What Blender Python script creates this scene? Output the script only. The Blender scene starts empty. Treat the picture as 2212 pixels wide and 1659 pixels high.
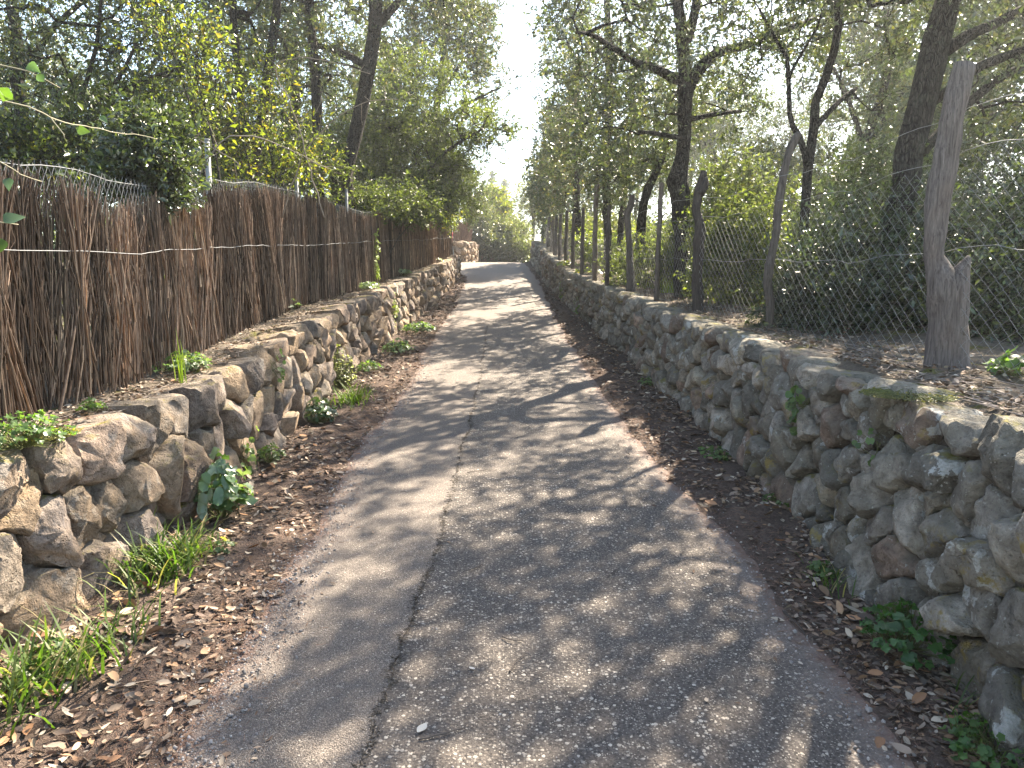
import bpy, math, random
import numpy as np
from mathutils import Matrix, Vector

# ------------------------------------------------------------------ camera, sky, sun, exposure
sc = bpy.context.scene
RAD = math.radians
PITCH, YAW, EYE = RAD(7.0), RAD(0.87), 1.65
cam_d = bpy.data.cameras.new('camera'); cam = bpy.data.objects.new('camera', cam_d)
sc.collection.objects.link(cam); sc.camera = cam
cam_d.sensor_width = 36.0; cam_d.lens = 36.0 * 1661 / 2212
cam_d.clip_start = 0.05; cam_d.clip_end = 3000
cam.location = (0, 0, EYE); cam.rotation_euler = (math.pi / 2 - PITCH, 0, -YAW)

SUN_AZ, SUN_EL = RAD(35), RAD(43)          # azimuth measured from +Y towards +X
wd = bpy.data.worlds.new('World'); sc.world = wd; wd.use_nodes = True
wn = wd.node_tree.nodes; wl = wd.node_tree.links
for n in list(wn): wn.remove(n)
sky = wn.new('ShaderNodeTexSky'); sky.sky_type = 'NISHITA'; sky.sun_disc = False
sky.sun_elevation = SUN_EL; sky.sun_rotation = SUN_AZ
sky.air_density = 1.0; sky.dust_density = 0.7; sky.ozone_density = 0.8
bg = wn.new('ShaderNodeBackground'); bg.inputs[1].default_value = 0.105
wo = wn.new('ShaderNodeOutputWorld')
tn = wn.new('ShaderNodeMix'); tn.data_type = 'RGBA'; tn.blend_type = 'MULTIPLY'; tn.inputs[0].default_value = 1.0; tn.inputs[7].default_value = (1.08, 1.0, 0.87, 1)   # the camera's warm white balance
wl.new(sky.outputs[0], tn.inputs[6]); wl.new(tn.outputs[2], bg.inputs[0]); wl.new(bg.outputs[0], wo.inputs[0])

sun_d = bpy.data.lights.new('sun', 'SUN'); sun_d.energy = 5.0; sun_d.angle = RAD(0.55); sun_d.color = (1.0, 0.885, 0.71)
sun = bpy.data.objects.new('sun', sun_d); sc.collection.objects.link(sun)
sdir = Vector((math.sin(SUN_AZ) * math.cos(SUN_EL), math.cos(SUN_AZ) * math.cos(SUN_EL), math.sin(SUN_EL)))
sun.rotation_euler = (-sdir).to_track_quat('-Z', 'Y').to_euler(); sun.location = (20, 30, 40)

sc.view_settings.view_transform = 'Standard'; sc.view_settings.look = 'None'
sc.view_settings.exposure = 2.55; sc.view_settings.gamma = 1.0
sc.view_settings.use_curve_mapping = False
sc.render.engine = 'CYCLES'
sc.cycles.use_denoising = True; sc.cycles.use_adaptive_sampling = True; sc.cycles.adaptive_threshold = 0.02
sc.cycles.max_bounces = 6; sc.cycles.diffuse_bounces = 3; sc.cycles.glossy_bounces = 2
sc.cycles.transmission_bounces = 4; sc.cycles.transparent_max_bounces = 4; sc.cycles.sample_clamp_indirect = 6
sc.cycles.caustics_reflective = False; sc.cycles.caustics_refractive = False

# ------------------------------------------------------------------ helpers
rng = np.random.default_rng(7)
random.seed(7)
CO = sc.collection
F_, CX_, CY_ = 1661.0, 1106.0, 829.5
f0 = np.array([math.sin(YAW) * math.cos(PITCH), math.cos(YAW) * math.cos(PITCH), -math.sin(PITCH)])
r0 = np.array([math.cos(YAW), -math.sin(YAW), 0.0]); u0 = np.cross(r0, f0); C0 = np.array([0, 0, EYE])

def at(x, y, Y):
    """survey helper: the point at distance Y down the lane seen in direction (x, y)"""
    d = f0 + (x - CX_) / F_ * r0 - (y - CY_) / F_ * u0
    return C0 + d * (Y / d[1])
def atX(x, y, X):
    d = f0 + (x - CX_) / F_ * r0 - (y - CY_) / F_ * u0
    return C0 + d * (X / d[0])

def _hash(i, j, k, s):
    n = (i * 374761393 + j * 668265263 + k * 1274126177 + s * 974711) & 0x7fffffff
    n = ((n ^ (n >> 13)) * 1103515245 + 12345) & 0x7fffffff
    n = (n ^ (n >> 15)) * 48271 & 0x7fffffff
    return (n & 0xffff) / 32767.5 - 1.0
def vnoise(P, s=0):
    P = np.asarray(P, float); i = np.floor(P).astype(np.int64); f = P - i; f = f * f * (3 - 2 * f)
    out = 0
    for a in (0, 1):
        wa = f[..., 0] if a else 1 - f[..., 0]
        for b in (0, 1):
            wb = f[..., 1] if b else 1 - f[..., 1]
            for c in (0, 1):
                wc = f[..., 2] if c else 1 - f[..., 2]
                out = out + wa * wb * wc * _hash(i[..., 0] + a, i[..., 1] + b, i[..., 2] + c, s)
    return out
def fbm(P, s=0, o=3):
    P = np.asarray(P, float); r = 0; a = 1.0
    for k in range(o):
        r = r + a * vnoise(P * (2 ** k) + 17.3 * k, s + k); a *= 0.5
    return r

# ---- lane profile: gentle start, steepening, then a crest
_py = np.concatenate([np.arange(-80, 24.0, 0.25), np.arange(24.0, 400, 0.25)])
_sl = np.where(_py < 0, 0.048, 0.048 + 0.0032 * _py)
_k = np.clip((_py - 25.5) / 7.0, 0, 1); _k = _k * _k * (3 - 2 * _k)
_sl = np.where(_py > 25.5, (0.048 + 0.0032 * 25.5) * (1 - _k) + (-0.004) * _k, _sl)
_pz = np.concatenate([[0], np.cumsum((_sl[1:] + _sl[:-1]) / 2 * 0.25)])
_pz -= np.interp(0, _py, _pz)
def prof(Y): return np.interp(Y, _py, _pz)

def new_mesh(name, V, T=None, Q=None, tint=None, attrs=None, smooth=False):
    me = bpy.data.meshes.new(name)
    V = np.asarray(V, np.float32); me.vertices.add(len(V)); me.vertices.foreach_set('co', V.ravel())
    li, tot = [], []
    if T is not None and len(T): T = np.asarray(T, np.int32); li.append(T.ravel()); tot.append(np.full(len(T), 3, np.int32))
    if Q is not None and len(Q): Q = np.asarray(Q, np.int32); li.append(Q.ravel()); tot.append(np.full(len(Q), 4, np.int32))
    li = np.concatenate(li); tot = np.concatenate(tot)
    st = np.concatenate([[0], np.cumsum(tot)[:-1]]).astype(np.int32)
    me.loops.add(len(li)); me.loops.foreach_set('vertex_index', li)
    me.polygons.add(len(tot)); me.polygons.foreach_set('loop_start', st); me.polygons.foreach_set('loop_total', tot)
    if smooth: me.polygons.foreach_set('use_smooth', np.ones(len(tot), bool))
    me.update(calc_edges=True)
    if tint is not None:
        tint = np.asarray(tint, np.float32)
        if tint.ndim == 1: tint = np.tile(tint, (len(V), 1))
        if tint.shape[1] == 3: tint = np.hstack([tint, np.ones((len(V), 1), np.float32)])
        a = me.color_attributes.new('tint', 'FLOAT_COLOR', 'POINT'); a.data.foreach_set('color', tint.astype(np.float32).ravel())
    for k, v in (attrs or {}).items():
        a = me.attributes.new(k, 'FLOAT', 'POINT'); a.data.foreach_set('value', np.asarray(v, np.float32))
    return me
def tag(o, label=None, cat=None, group=None, kind=None):
    if label: o['label'] = label
    if cat: o['category'] = cat
    if group: o['group'] = group
    if kind: o['kind'] = kind
    return o
def link(name, me, mat=None, parent=None, loc=(0, 0, 0)):
    o = bpy.data.objects.new(name, me); CO.objects.link(o); o.location = loc
    if mat is not None and me is not None and not me.materials: me.materials.append(mat)
    if parent is not None: o.parent = parent
    return o
def thing(name, label, cat, loc=(0, 0, 0), group=None):
    o = bpy.data.objects.new(name, None); CO.objects.link(o); o.location = loc; o.empty_display_size = 0.2
    return tag(o, label, cat, group, 'thing')
def dup(root, loc, rz=0, sc_=1.0, label=None, group=None):
    r = root.copy(); CO.objects.link(r); r.location = loc; r.rotation_euler = (0, 0, rz); r.scale = (sc_,) * 3
    if label: r['label'] = label
    if group: r['group'] = group
    for ch in list(root.children):
        c = ch.copy(); CO.objects.link(c); c.parent = r
        for gc in list(ch.children):
            d = gc.copy(); CO.objects.link(d); d.parent = c
    return r

class Geo:
    def __init__(s): s.V = []; s.T = []; s.Q = []; s.C = []; s.n = 0
    def add(s, V, T=None, Q=None, C=(1, 1, 1)):
        V = np.asarray(V, float).reshape(-1, 3); C = np.asarray(C, float)
        if C.ndim == 1: C = np.tile(C, (len(V), 1))
        s.V.append(V); s.C.append(C)
        if T is not None and len(T): s.T.append(np.asarray(T, np.int64) + s.n)
        if Q is not None and len(Q): s.Q.append(np.asarray(Q, np.int64) + s.n)
        s.n += len(V)
    def mesh(s, name, origin=(0, 0, 0), smooth=False):
        return new_mesh(name, np.concatenate(s.V) - np.asarray(origin, float), np.concatenate(s.T) if s.T else None,
                        np.concatenate(s.Q) if s.Q else None, np.concatenate(s.C), smooth=smooth)

def norm(v): return v / np.maximum(np.linalg.norm(v, axis=-1, keepdims=True), 1e-9)
def frames(D):
    D = norm(D); ref = np.where(np.abs(D[:, 2:3]) < 0.9, np.array([[0, 0, 1.0]]), np.array([[1.0, 0, 0]]))
    A = norm(np.cross(D, ref)); return A, np.cross(D, A)
def frusta(P, Qp, r1, r2, sides=4):
    """many tapered sticks at once"""
    P = np.asarray(P, float); Qp = np.asarray(Qp, float); n = len(P)
    A, B = frames(Qp - P); th = np.arange(sides) * 2 * math.pi / sides
    c, s = np.cos(th)[None, :, None], np.sin(th)[None, :, None]
    o = A[:, None] * c + B[:, None] * s
    V = np.concatenate([P[:, None] + o * np.reshape(r1, (-1, 1, 1)), Qp[:, None] + o * np.reshape(r2, (-1, 1, 1))], 1)
    i = np.arange(sides); j = (i + 1) % sides
    q = np.stack([i, j, j + sides, i + sides], 1)
    Q = (q[None] + (np.arange(n) * 2 * sides)[:, None, None]).reshape(-1, 4)
    return V.reshape(-1, 3), Q
def tube(pts, radii, sides=8, jitter=0.0, seed=0, cap=True, nf=6.0):
    P = np.asarray(pts, float); R = np.broadcast_to(np.asarray(radii, float), (len(P),)); n = len(P)
    D = np.gradient(P, axis=0); D = norm(D)
    ref = np.array([1.0, 0, 0]) if abs(D[0][0]) < 0.8 else np.array([0, 1.0, 0])
    A = np.zeros_like(P); a = ref
    for k in range(n):
        a = a - D[k] * (a @ D[k]); a = a / np.linalg.norm(a); A[k] = a
    B = np.cross(D, A); th = np.arange(sides) * 2 * math.pi / sides
    o = A[:, None] * np.cos(th)[None, :, None] + B[:, None] * np.sin(th)[None, :, None]
    rr = np.tile(R[:, None], (1, sides))
    if jitter:
        pp = P[:, None] + o * R[:, None, None]
        rr = rr * (1 + jitter * fbm(pp * np.array([nf * 2, nf * 2, nf * .6]) / 1.0, seed, 2))
    V = (P[:, None] + o * rr[..., None]).reshape(-1, 3)
    i = np.arange(sides); j = (i + 1) % sides; q = np.stack([i, j, j + sides, i + sides], 1)
    Q = (q[None] + (np.arange(n - 1) * sides)[:, None, None]).reshape(-1, 4)
    T = None
    if cap:
        V = np.vstack([V, P[:1], P[-1:]])
        T = np.concatenate([np.stack([j, i, np.full(sides, n * sides)], 1), np.stack([i, j, np.full(sides, n * sides + 1)], 1) + np.array([(n - 1) * sides, (n - 1) * sides, 0])])
    return V, T, Q
def smooth_path(pts, step=0.2, jit=0.0, seed=0):
    P = np.asarray(pts, float); n = len(P)
    out = []
    for k in range(n - 1):
        p0, p1, p2, p3 = P[max(k - 1, 0)], P[k], P[k + 1], P[min(k + 2, n - 1)]
        m = max(2, int(np.linalg.norm((p2 - p1)[:3]) / step))
        for t in np.arange(m) / m:
            out.append(0.5 * ((2 * p1) + (-p0 + p2) * t + (2 * p0 - 5 * p1 + 4 * p2 - p3) * t * t + (-p0 + 3 * p1 - 3 * p2 + p3) * t ** 3))
    out.append(P[-1]); out = np.array(out)
    if jit:
        for a in range(3): out[1:-1, a] += jit * vnoise(np.stack([np.arange(1, len(out) - 1) * 0.7, np.full(len(out) - 2, a * 9.1), np.full(len(out) - 2, seed * 3.3)], 1), seed)
    return out

# ------------------------------------------------------------------ materials
def mat_new(name):
    m = bpy.data.materials.new(name); m.use_nodes = True; nt = m.node_tree
    for n in list(nt.nodes): nt.nodes.remove(n)
    return m, nt
class N:
    """tiny node-graph writer"""
    def __init__(s, nt): s.nt = nt
    def node(s, t, **kw):
        n = s.nt.nodes.new(t)
        for k, v in kw.items():
            if k == 'ins':
                for i, x in v.items():
                    if hasattr(x, 'links') or isinstance(x, bpy.types.NodeSocket): s.nt.links.new(x, n.inputs[i])
                    else: n.inputs[i].default_value = x
            else: setattr(n, k, v)
        return n
    def pos(s): return s.node('ShaderNodeNewGeometry').outputs['Position']
    def mapv(s, v, scale): return s.node('ShaderNodeMapping', ins={0: v, 3: scale}).outputs[0]
    def noise(s, v, sc_, det=4, rough=0.6, dist=0.0):
        return s.node('ShaderNodeTexNoise', ins={'Vector': v, 'Scale': sc_, 'Detail': det, 'Roughness': rough, 'Distortion': dist}).outputs[0]
    def voro(s, v, sc_, feature='F1', out=0, rnd=1.0):
        return s.node('ShaderNodeTexVoronoi', feature=feature, ins={'Vector': v, 'Scale': sc_, 'Randomness': rnd}).outputs[out]
    def ramp(s, x, *stops, interp='LINEAR'):
        n = s.node('ShaderNodeValToRGB'); n.color_ramp.interpolation = interp
        e = n.color_ramp.elements
        while len(e) > 1: e.remove(e[-1])
        for k, (p, c) in enumerate(stops):
            el = e[0] if k == 0 else e.new(p)
            el.position = p; el.color = (c, c, c, 1) if np.isscalar(c) else (*c, 1)
        s.nt.links.new(x, n.inputs[0]); return n.outputs[0]
    def mix(s, f, a, b, mode='MIX'):
        n = s.node('ShaderNodeMix', data_type='RGBA', blend_type=mode)
        for i, x in ((0, f), (6, a), (7, b)):
            if isinstance(x, bpy.types.NodeSocket): s.nt.links.new(x, n.inputs[i])
            elif np.isscalar(x): n.inputs[i].default_value = x
            else: n.inputs[i].default_value = (*x[:3], 1)
        return n.outputs[2]
    def math(s, op, a, b=0.0):
        n = s.node('ShaderNodeMath', operation=op)
        for i, x in ((0, a), (1, b)):
            if isinstance(x, bpy.types.NodeSocket): s.nt.links.new(x, n.inputs[i])
            else: n.inputs[i].default_value = x
        return n.outputs[0]
    def tint(s): return s.node('ShaderNodeVertexColor', layer_name='tint').outputs[0]
    def attr(s, n): return s.node('ShaderNodeAttribute', attribute_name=n).outputs['Fac']
    def upz(s):
        return s.node('ShaderNodeSeparateXYZ', ins={0: s.node('ShaderNodeNewGeometry').outputs['Normal']}).outputs[2]
    def bump(s, h, strength, dist, prev=None):
        n = s.node('ShaderNodeBump', ins={'Strength': strength, 'Distance': dist, 'Height': h})
        if prev is not None: s.nt.links.new(prev, n.inputs['Normal'])
        return n.outputs[0]
    def out(s, col, rough=0.9, normal=None, spec=0.25, metal=0.0):
        ins = {'Base Color': col, 'Roughness': rough, 'Specular IOR Level': spec, 'Metallic': metal}
        if normal is not None: ins['Normal'] = normal
        p = s.node('ShaderNodeBsdfPrincipled', ins=ins)
        s.node('ShaderNodeOutputMaterial', ins={0: p.outputs[0]}); return p

def stone_material(name, lichen, moss, warm):
    m, nt = mat_new(name); g = N(nt); p0 = g.pos(); t = g.tint()
    off = g.node('ShaderNodeVectorMath', operation='SCALE', ins={0: t, 3: 190.0}).outputs[0]
    p = g.node('ShaderNodeVectorMath', operation='ADD', ins={0: p0, 1: off}).outputs[0]      # every stone has a grain of its own
    big = g.noise(p, 4.0, 3, 0.6, 0.4); mid = g.noise(p, 15, 6, 0.72, 0.3); fine = g.noise(p, 75, 3, 0.75)
    col = g.mix(g.ramp(mid, (0.33, 0.0), (0.68, 1.0)), g.mix(1.0, t, (0.50, 0.47, 0.45), 'MULTIPLY'), g.mix(1.0, t, (1.42, 1.40, 1.36), 'MULTIPLY'))
    if warm:
        col = g.mix(g.ramp(big, (0.50, 0.0), (0.66, 0.45)), col, (0.38, 0.26, 0.155))
    else:
        col = g.mix(g.ramp(big, (0.48, 0.0), (0.62, 0.5)), col, (0.135, 0.125, 0.102))
    col = g.mix(g.ramp(fine, (0.28, 0.5), (0.46, 0.0)), col, (0.055, 0.047, 0.040))
    pm = g.math('MULTIPLY', g.ramp(g.voro(p, 48, 'F1'), (0.0, 1.0), (0.26, 0.0)), g.ramp(g.noise(p, 7, 2), (0.48, 0.0), (0.60, 1.0)))
    col = g.mix(g.math('MULTIPLY', pm, 0.65), col, (0.045, 0.038, 0.032))
    crk = g.ramp(g.voro(g.node('ShaderNodeVectorMath', operation='ADD', ins={0: p, 1: g.node('ShaderNodeVectorMath', operation='SCALE', ins={0: g.node('ShaderNodeTexNoise', ins={'Vector': p, 'Scale': 9.0, 'Detail': 3.0}).outputs[1], 3: 0.16}).outputs[0]}).outputs[0], 7, 'DISTANCE_TO_EDGE'), (0.0, 1.0), (0.035, 0.0))
    crk = g.math('MULTIPLY', crk, g.ramp(g.noise(p, 3.1, 2), (0.54, 0.0), (0.62, 1.0)))
    col = g.mix(g.math('MULTIPLY', crk, 0.3), col, (0.05, 0.042, 0.036))
    if lichen:
        lw = g.math('MULTIPLY', g.ramp(g.noise(p, 8.5, 5, 0.62, 0.2), (0.56, 0.0), (0.58, 1.0)), g.ramp(g.noise(p, 1.3, 1), (0.53, 0.0), (0.58, 1.0)))
        col = g.mix(g.math('MULTIPLY', lw, 0.75 * lichen), col, g.ramp(fine, (0.3, (0.30, 0.30, 0.28)), (0.6, (0.52, 0.52, 0.49))))
        sp = g.math('MULTIPLY', g.ramp(g.noise(p, 42, 2, 0.6), (0.66, 0.0), (0.69, 1.0)), 0.6)
        col = g.mix(g.math('MULTIPLY', sp, lichen), col, (0.42, 0.42, 0.38))
        ly = g.math('MULTIPLY', g.ramp(g.noise(g.mapv(p, (1.1, 1.1, 1.1)), 10, 5, 0.7), (0.53, 0.0), (0.62, 1.0)), g.ramp(g.noise(g.mapv(p, (1, -1, 1)), 1.1, 1), (0.56, 0.0), (0.61, 0.85)))
        col = g.mix(g.math('MULTIPLY', ly, lichen), col, (0.26, 0.20, 0.065))
    up = g.ramp(g.upz(), (0.50, 0.0), (0.88, 1.0))
    so = g.math('MULTIPLY', up, g.ramp(g.noise(p0, 9, 5, 0.7), (0.34, 0.0), (0.56, 0.8)))
    col = g.mix(so, col, (0.23, 0.19, 0.145) if warm else (0.15, 0.135, 0.105))
    mo = g.math('MULTIPLY', up, g.ramp(g.noise(p0, 4.2, 5, 0.75, 0.3), (0.55, 0.0), (0.64, 0.9)))
    col = g.mix(g.math('MULTIPLY', mo, moss), col, (0.17, 0.145, 0.020))
    h = g.math('ADD', g.math('MULTIPLY', mid, 0.6), g.math('MULTIPLY', fine, 0.22))
    h = g.math('SUBTRACT', h, g.math('MULTIPLY', pm, 0.22)); h = g.math('SUBTRACT', h, g.math('MULTIPLY', crk, 0.12))
    g.out(col, 0.93, g.bump(h, 1.0, 0.05), 0.2)
    return m
M = {}
M['stone_warm'] = stone_material('stone_warm', 0.25, 1.0, True)
M['stone_grey'] = stone_material('stone_grey', 1.0, 0.9, False)

def simple(name, fn):
    m, nt = mat_new(name); fn(N(nt)); M[name] = m; return m
def _core(g):
    p = g.pos(); g.out(g.ramp(g.noise(p, 22, 4), (0.3, (0.035, 0.028, 0.022)), (0.7, (0.10, 0.08, 0.06))), 1.0, g.bump(g.noise(p, 40, 3), 1, 0.02), 0.1)
simple('core', _core)

def _soil(g):
    p = g.pos()
    a = g.noise(p, 5, 5, 0.65); b = g.noise(p, 48, 4, 0.7); c = g.noise(g.mapv(p, (1, 1, 1)), 160, 2, 0.7)
    col = g.ramp(a, (0.3, (0.080, 0.062, 0.051)), (0.55, (0.130, 0.095, 0.077)), (0.75, (0.175, 0.132, 0.106)))
    col = g.mix(g.ramp(b, (0.35, 0.6), (0.55, 0.0)), col, (0.045, 0.032, 0.027))
    col = g.mix(g.ramp(c, (0.6, 0.0), (0.72, 0.6)), col, (0.26, 0.19, 0.15))
    g.out(col, 1.0, g.bump(g.math('ADD', b, g.math('MULTIPLY', c, 0.5)), 1.0, 0.02), 0.1)
simple('soil', _soil)
def _bank(g):
    p = g.pos()
    a = g.noise(p, 2.6, 6, 0.7); b = g.noise(p, 38, 4, 0.7); mo = g.noise(p, 3.4, 6, 0.75, 0.5)
    col = g.ramp(a, (0.3, (0.085, 0.068, 0.052)), (0.7, (0.20, 0.165, 0.13)))
    col = g.mix(g.ramp(mo, (0.55, 0.0), (0.63, 0.9)), col, (0.12, 0.115, 0.022))
    col = g.mix(g.ramp(b, (0.35, 0.6), (0.55, 0.0)), col, (0.05, 0.042, 0.034))
    g.out(col, 1.0, g.bump(g.math('ADD', b, g.math('MULTIPLY', a, 0.8)), 1.0, 0.03), 0.1)
simple('bank', _bank)
def _forest(g):
    p = g.pos(); a = g.noise(p, 1.6, 5, 0.7); b = g.noise(p, 24, 4, 0.7)
    col = g.ramp(a, (0.3, (0.045, 0.036, 0.025)), (0.55, (0.085, 0.075, 0.04)), (0.75, (0.06, 0.075, 0.025)))
    col = g.mix(g.ramp(b, (0.4, 0.6), (0.6, 0.0)), col, (0.03, 0.025, 0.018))
    g.out(col, 1.0, g.bump(b, 1.0, 0.04), 0.1)
simple('forest_floor', _forest)

def road_mat(name, strip):
    m, nt = mat_new(name); g = N(nt); p = g.pos()
    wob = g.node('ShaderNodeVectorMath', operation='SCALE', ins={0: g.node('ShaderNodeTexNoise', ins={'Vector': p, 'Scale': 130.0, 'Detail': 2.0}).outputs[1], 3: 0.007}).outputs[0]
    flat = g.mapv(g.node('ShaderNodeVectorMath', operation='ADD', ins={0: p, 1: wob}).outputs[0], (1, 1, 0.3))
    sc1 = 62 if not strip else 120
    v1 = g.node('ShaderNodeTexVoronoi', ins={'Vector': flat, 'Scale': sc1}); v2 = g.node('ShaderNodeTexVoronoi', ins={'Vector': flat, 'Scale': sc1 * 2.0})
    s1 = g.node('ShaderNodeSeparateColor', ins={0: v1.outputs[1]}); s2 = g.node('ShaderNodeSeparateColor', ins={0: v2.outputs[1]})
    dist = v1.outputs[0]
    lim = g.math('MULTIPLY', s1.outputs[1], 0.42)                      # every chip has a size of its own
    c1 = g.math('MULTIPLY', g.ramp(s1.outputs[0], (0.60 if not strip else 0.80, 0.0), (0.66 if not strip else 0.86, 1.0)), g.ramp(g.math('SUBTRACT', dist, lim), (0.06, 1.0), (0.14, 0.0)))
    c2 = g.math('MULTIPLY', g.ramp(s2.outputs[0], (0.62 if not strip else 0.76, 0.0), (0.70, 1.0)), g.ramp(v2.outputs[0], (0.30, 0.8), (0.48, 0.0)))
    chip = g.math('MAXIMUM', c1, c2)
    cell2 = g.node('ShaderNodeSeparateColor', ins={0: g.voro(flat, sc1 * 2.1, 'F1', 1)}).outputs[1]
    fine = g.noise(p, 240, 2, 0.7); big = g.noise(p, 0.8, 5, 0.6, 0.5); mid = g.noise(p, 6, 4, 0.65)
    base = g.mix(g.ramp(cell2, (0.0, 0.0), (1.0, 1.0)), (0.046, 0.038, 0.034) if not strip else (0.082, 0.067, 0.058), (0.150, 0.125, 0.106) if not strip else (0.185, 0.152, 0.130))
    base = g.mix(g.ramp(fine, (0.3, 0.7), (0.55, 0.0)), base, (0.04, 0.038, 0.038))
    chipc = g.mix(g.math('POWER', s1.outputs[2], 1.4), (0.22, 0.19, 0.162), (0.66, 0.585, 0.49))
    col = g.mix(g.math('MULTIPLY', chip, 0.85), base, chipc)
    col = g.mix(g.ramp(big, (0.40, 0.0), (0.72, 0.30)), col, (0.20, 0.165, 0.138))
    col = g.mix(g.ramp(mid, (0.3, 0.35), (0.5, 0.0)), col, (0.078, 0.07, 0.066))
    e = g.attr('edge')                                    # 0 on the crown of the lane, 1 at its ragged margin
    d1 = g.math('ADD', e, g.math('MULTIPLY', g.math('SUBTRACT', g.noise(p, 5, 6, 0.7), 0.5), 0.55))
    col = g.mix(g.ramp(d1, (0.55, 0.0), (0.95, 0.55)), col, (0.27, 0.215, 0.185))
    d2 = g.math('ADD', e, g.math('MULTIPLY', g.math('SUBTRACT', g.noise(p, 14, 5, 0.75), 0.5), 0.5))
    col = g.mix(g.ramp(d2, (0.86, 0.0), (1.02, 0.85)), col, (0.16, 0.098, 0.075))
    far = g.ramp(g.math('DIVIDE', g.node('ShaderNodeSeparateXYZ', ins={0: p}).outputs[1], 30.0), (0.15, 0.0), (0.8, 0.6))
    col = g.mix(far, col, (0.215, 0.182, 0.158))          # asphalt turns paler with distance up the lane
    h = g.math('ADD', g.math('MULTIPLY', g.ramp(dist, (0.0, 1.0), (0.6, 0.0)), 0.6), g.math('MULTIPLY', fine, 0.5))
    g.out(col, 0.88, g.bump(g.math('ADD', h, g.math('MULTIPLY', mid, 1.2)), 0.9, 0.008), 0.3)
    M[name] = m
road_mat('asphalt', False); road_mat('asphalt_strip', True)

def leaf_mat(name, transl=0.35, rough=0.38, spec=0.5, boost=(1.6, 1.9, 0.7)):
    m, nt = mat_new(name); g = N(nt); t = g.tint()
    p = g.node('ShaderNodeBsdfPrincipled', ins={'Base Color': t, 'Roughness': rough, 'Specular IOR Level': spec})
    tr = g.node('ShaderNodeBsdfTranslucent', ins={0: g.mix(1.0, t, boost, 'MULTIPLY')})
    mx = g.node('ShaderNodeMixShader', ins={0: transl, 1: p.outputs[0], 2: tr.outputs[0]})
    g.node('ShaderNodeOutputMaterial', ins={0: mx.outputs[0]}); M[name] = m
leaf_mat('leaf_oak', 0.32, 0.30, 0.8, (2.1, 2.25, 0.75))
leaf_mat('leaf_soft', 0.48, 0.40, 0.5, (2.0, 2.1, 0.7))
leaf_mat('grass', 0.4, 0.5, 0.35, (1.6, 2.0, 0.6))
def _dry(g): g.out(g.tint(), 0.75, None, 0.3)
simple('dry', _dry)
def _bark(g):
    p = g.pos(); q = g.mapv(p, (1, 1, 0.28))
    a = g.noise(q, 34, 5, 0.7, 0.6); b = g.voro(q, 42, 'DISTANCE_TO_EDGE'); c = g.noise(p, 5, 4)
    col = g.mix(g.ramp(a, (0.3, 0.0), (0.7, 1.0)), (0.022, 0.019, 0.017), (0.095, 0.083, 0.072))
    col = g.mix(g.ramp(b, (0.0, 0.8), (0.12, 0.0)), col, (0.018, 0.015, 0.013))
    col = g.mix(g.ramp(c, (0.55, 0.0), (0.7, 0.3)), col, (0.13, 0.13, 0.11))
    g.out(col, 0.95, g.bump(g.math('ADD', a, g.ramp(b, (0.0, 0.0), (0.2, 1.0))), 1.0, 0.025), 0.15)
simple('bark', _bark)
def _twig(g): g.out(g.mix(1.0, g.tint(), (1, 1, 1), 'MULTIPLY'), 0.9, None, 0.2)
simple('twig', _twig)
def _post(g):
    p = g.pos(); q = g.mapv(p, (1, 1, 0.10))
    a = g.noise(q, 60, 5, 0.7, 0.4); c = g.noise(p, 7, 4); k = g.noise(g.mapv(p, (1, 1, 0.05)), 130, 3, 0.7)
    col = g.mix(g.ramp(a, (0.28, 0.0), (0.7, 1.0)), (0.065, 0.058, 0.055), (0.225, 0.205, 0.195))
    col = g.mix(g.ramp(k, (0.3, 0.8), (0.46, 0.0)), col, (0.035, 0.029, 0.026))
    col = g.mix(g.ramp(c, (0.5, 0.0), (0.7, 0.25)), col, (0.17, 0.13, 0.11))
    g.out(g.mix(1.0, col, g.tint(), 'MULTIPLY'), 0.95, g.bump(g.math('ADD', a, k), 1.0, 0.012), 0.15)
simple('old_wood', _post)
def _galv(g):
    p = g.pos(); g.out(g.mix(g.noise(p, 30, 3), (0.15, 0.155, 0.16), (0.27, 0.275, 0.28)), 0.65, None, 0.4, 0.15)
simple('galvanised', _galv)
def _rust(g): g.out(g.mix(g.noise(g.pos(), 40, 3), (0.10, 0.065, 0.045), (0.20, 0.15, 0.11)), 0.85, None, 0.3)
simple('rusty_wire', _rust)
def _brush(g):
    p = g.pos(); n = g.noise(g.mapv(p, (1, 1, 0.12)), 90, 3, 0.7)
    g.out(g.mix(g.ramp(n, (0.3, 0.0), (0.7, 1.0)), g.mix(1.0, g.tint(), (0.55, 0.52, 0.5), 'MULTIPLY'), g.mix(1.0, g.tint(), (1.35, 1.32, 1.28), 'MULTIPLY')), 0.85, None, 0.25)
simple('brush', _brush)
def _peb(g):
    p = g.pos(); g.out(g.mix(1.0, g.tint(), g.ramp(g.noise(p, 60, 3), (0.3, 0.75), (0.7, 1.15)), 'MULTIPLY'), 0.9, None, 0.25)
simple('pebble', _peb)
def _paint(g): g.out(g.mix(0.15, g.tint(), g.ramp(g.noise(g.pos(), 40, 3), (0.3, 0.1), (0.7, 0.5))), 0.6, None, 0.4)
simple('paint', _paint)

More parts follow.
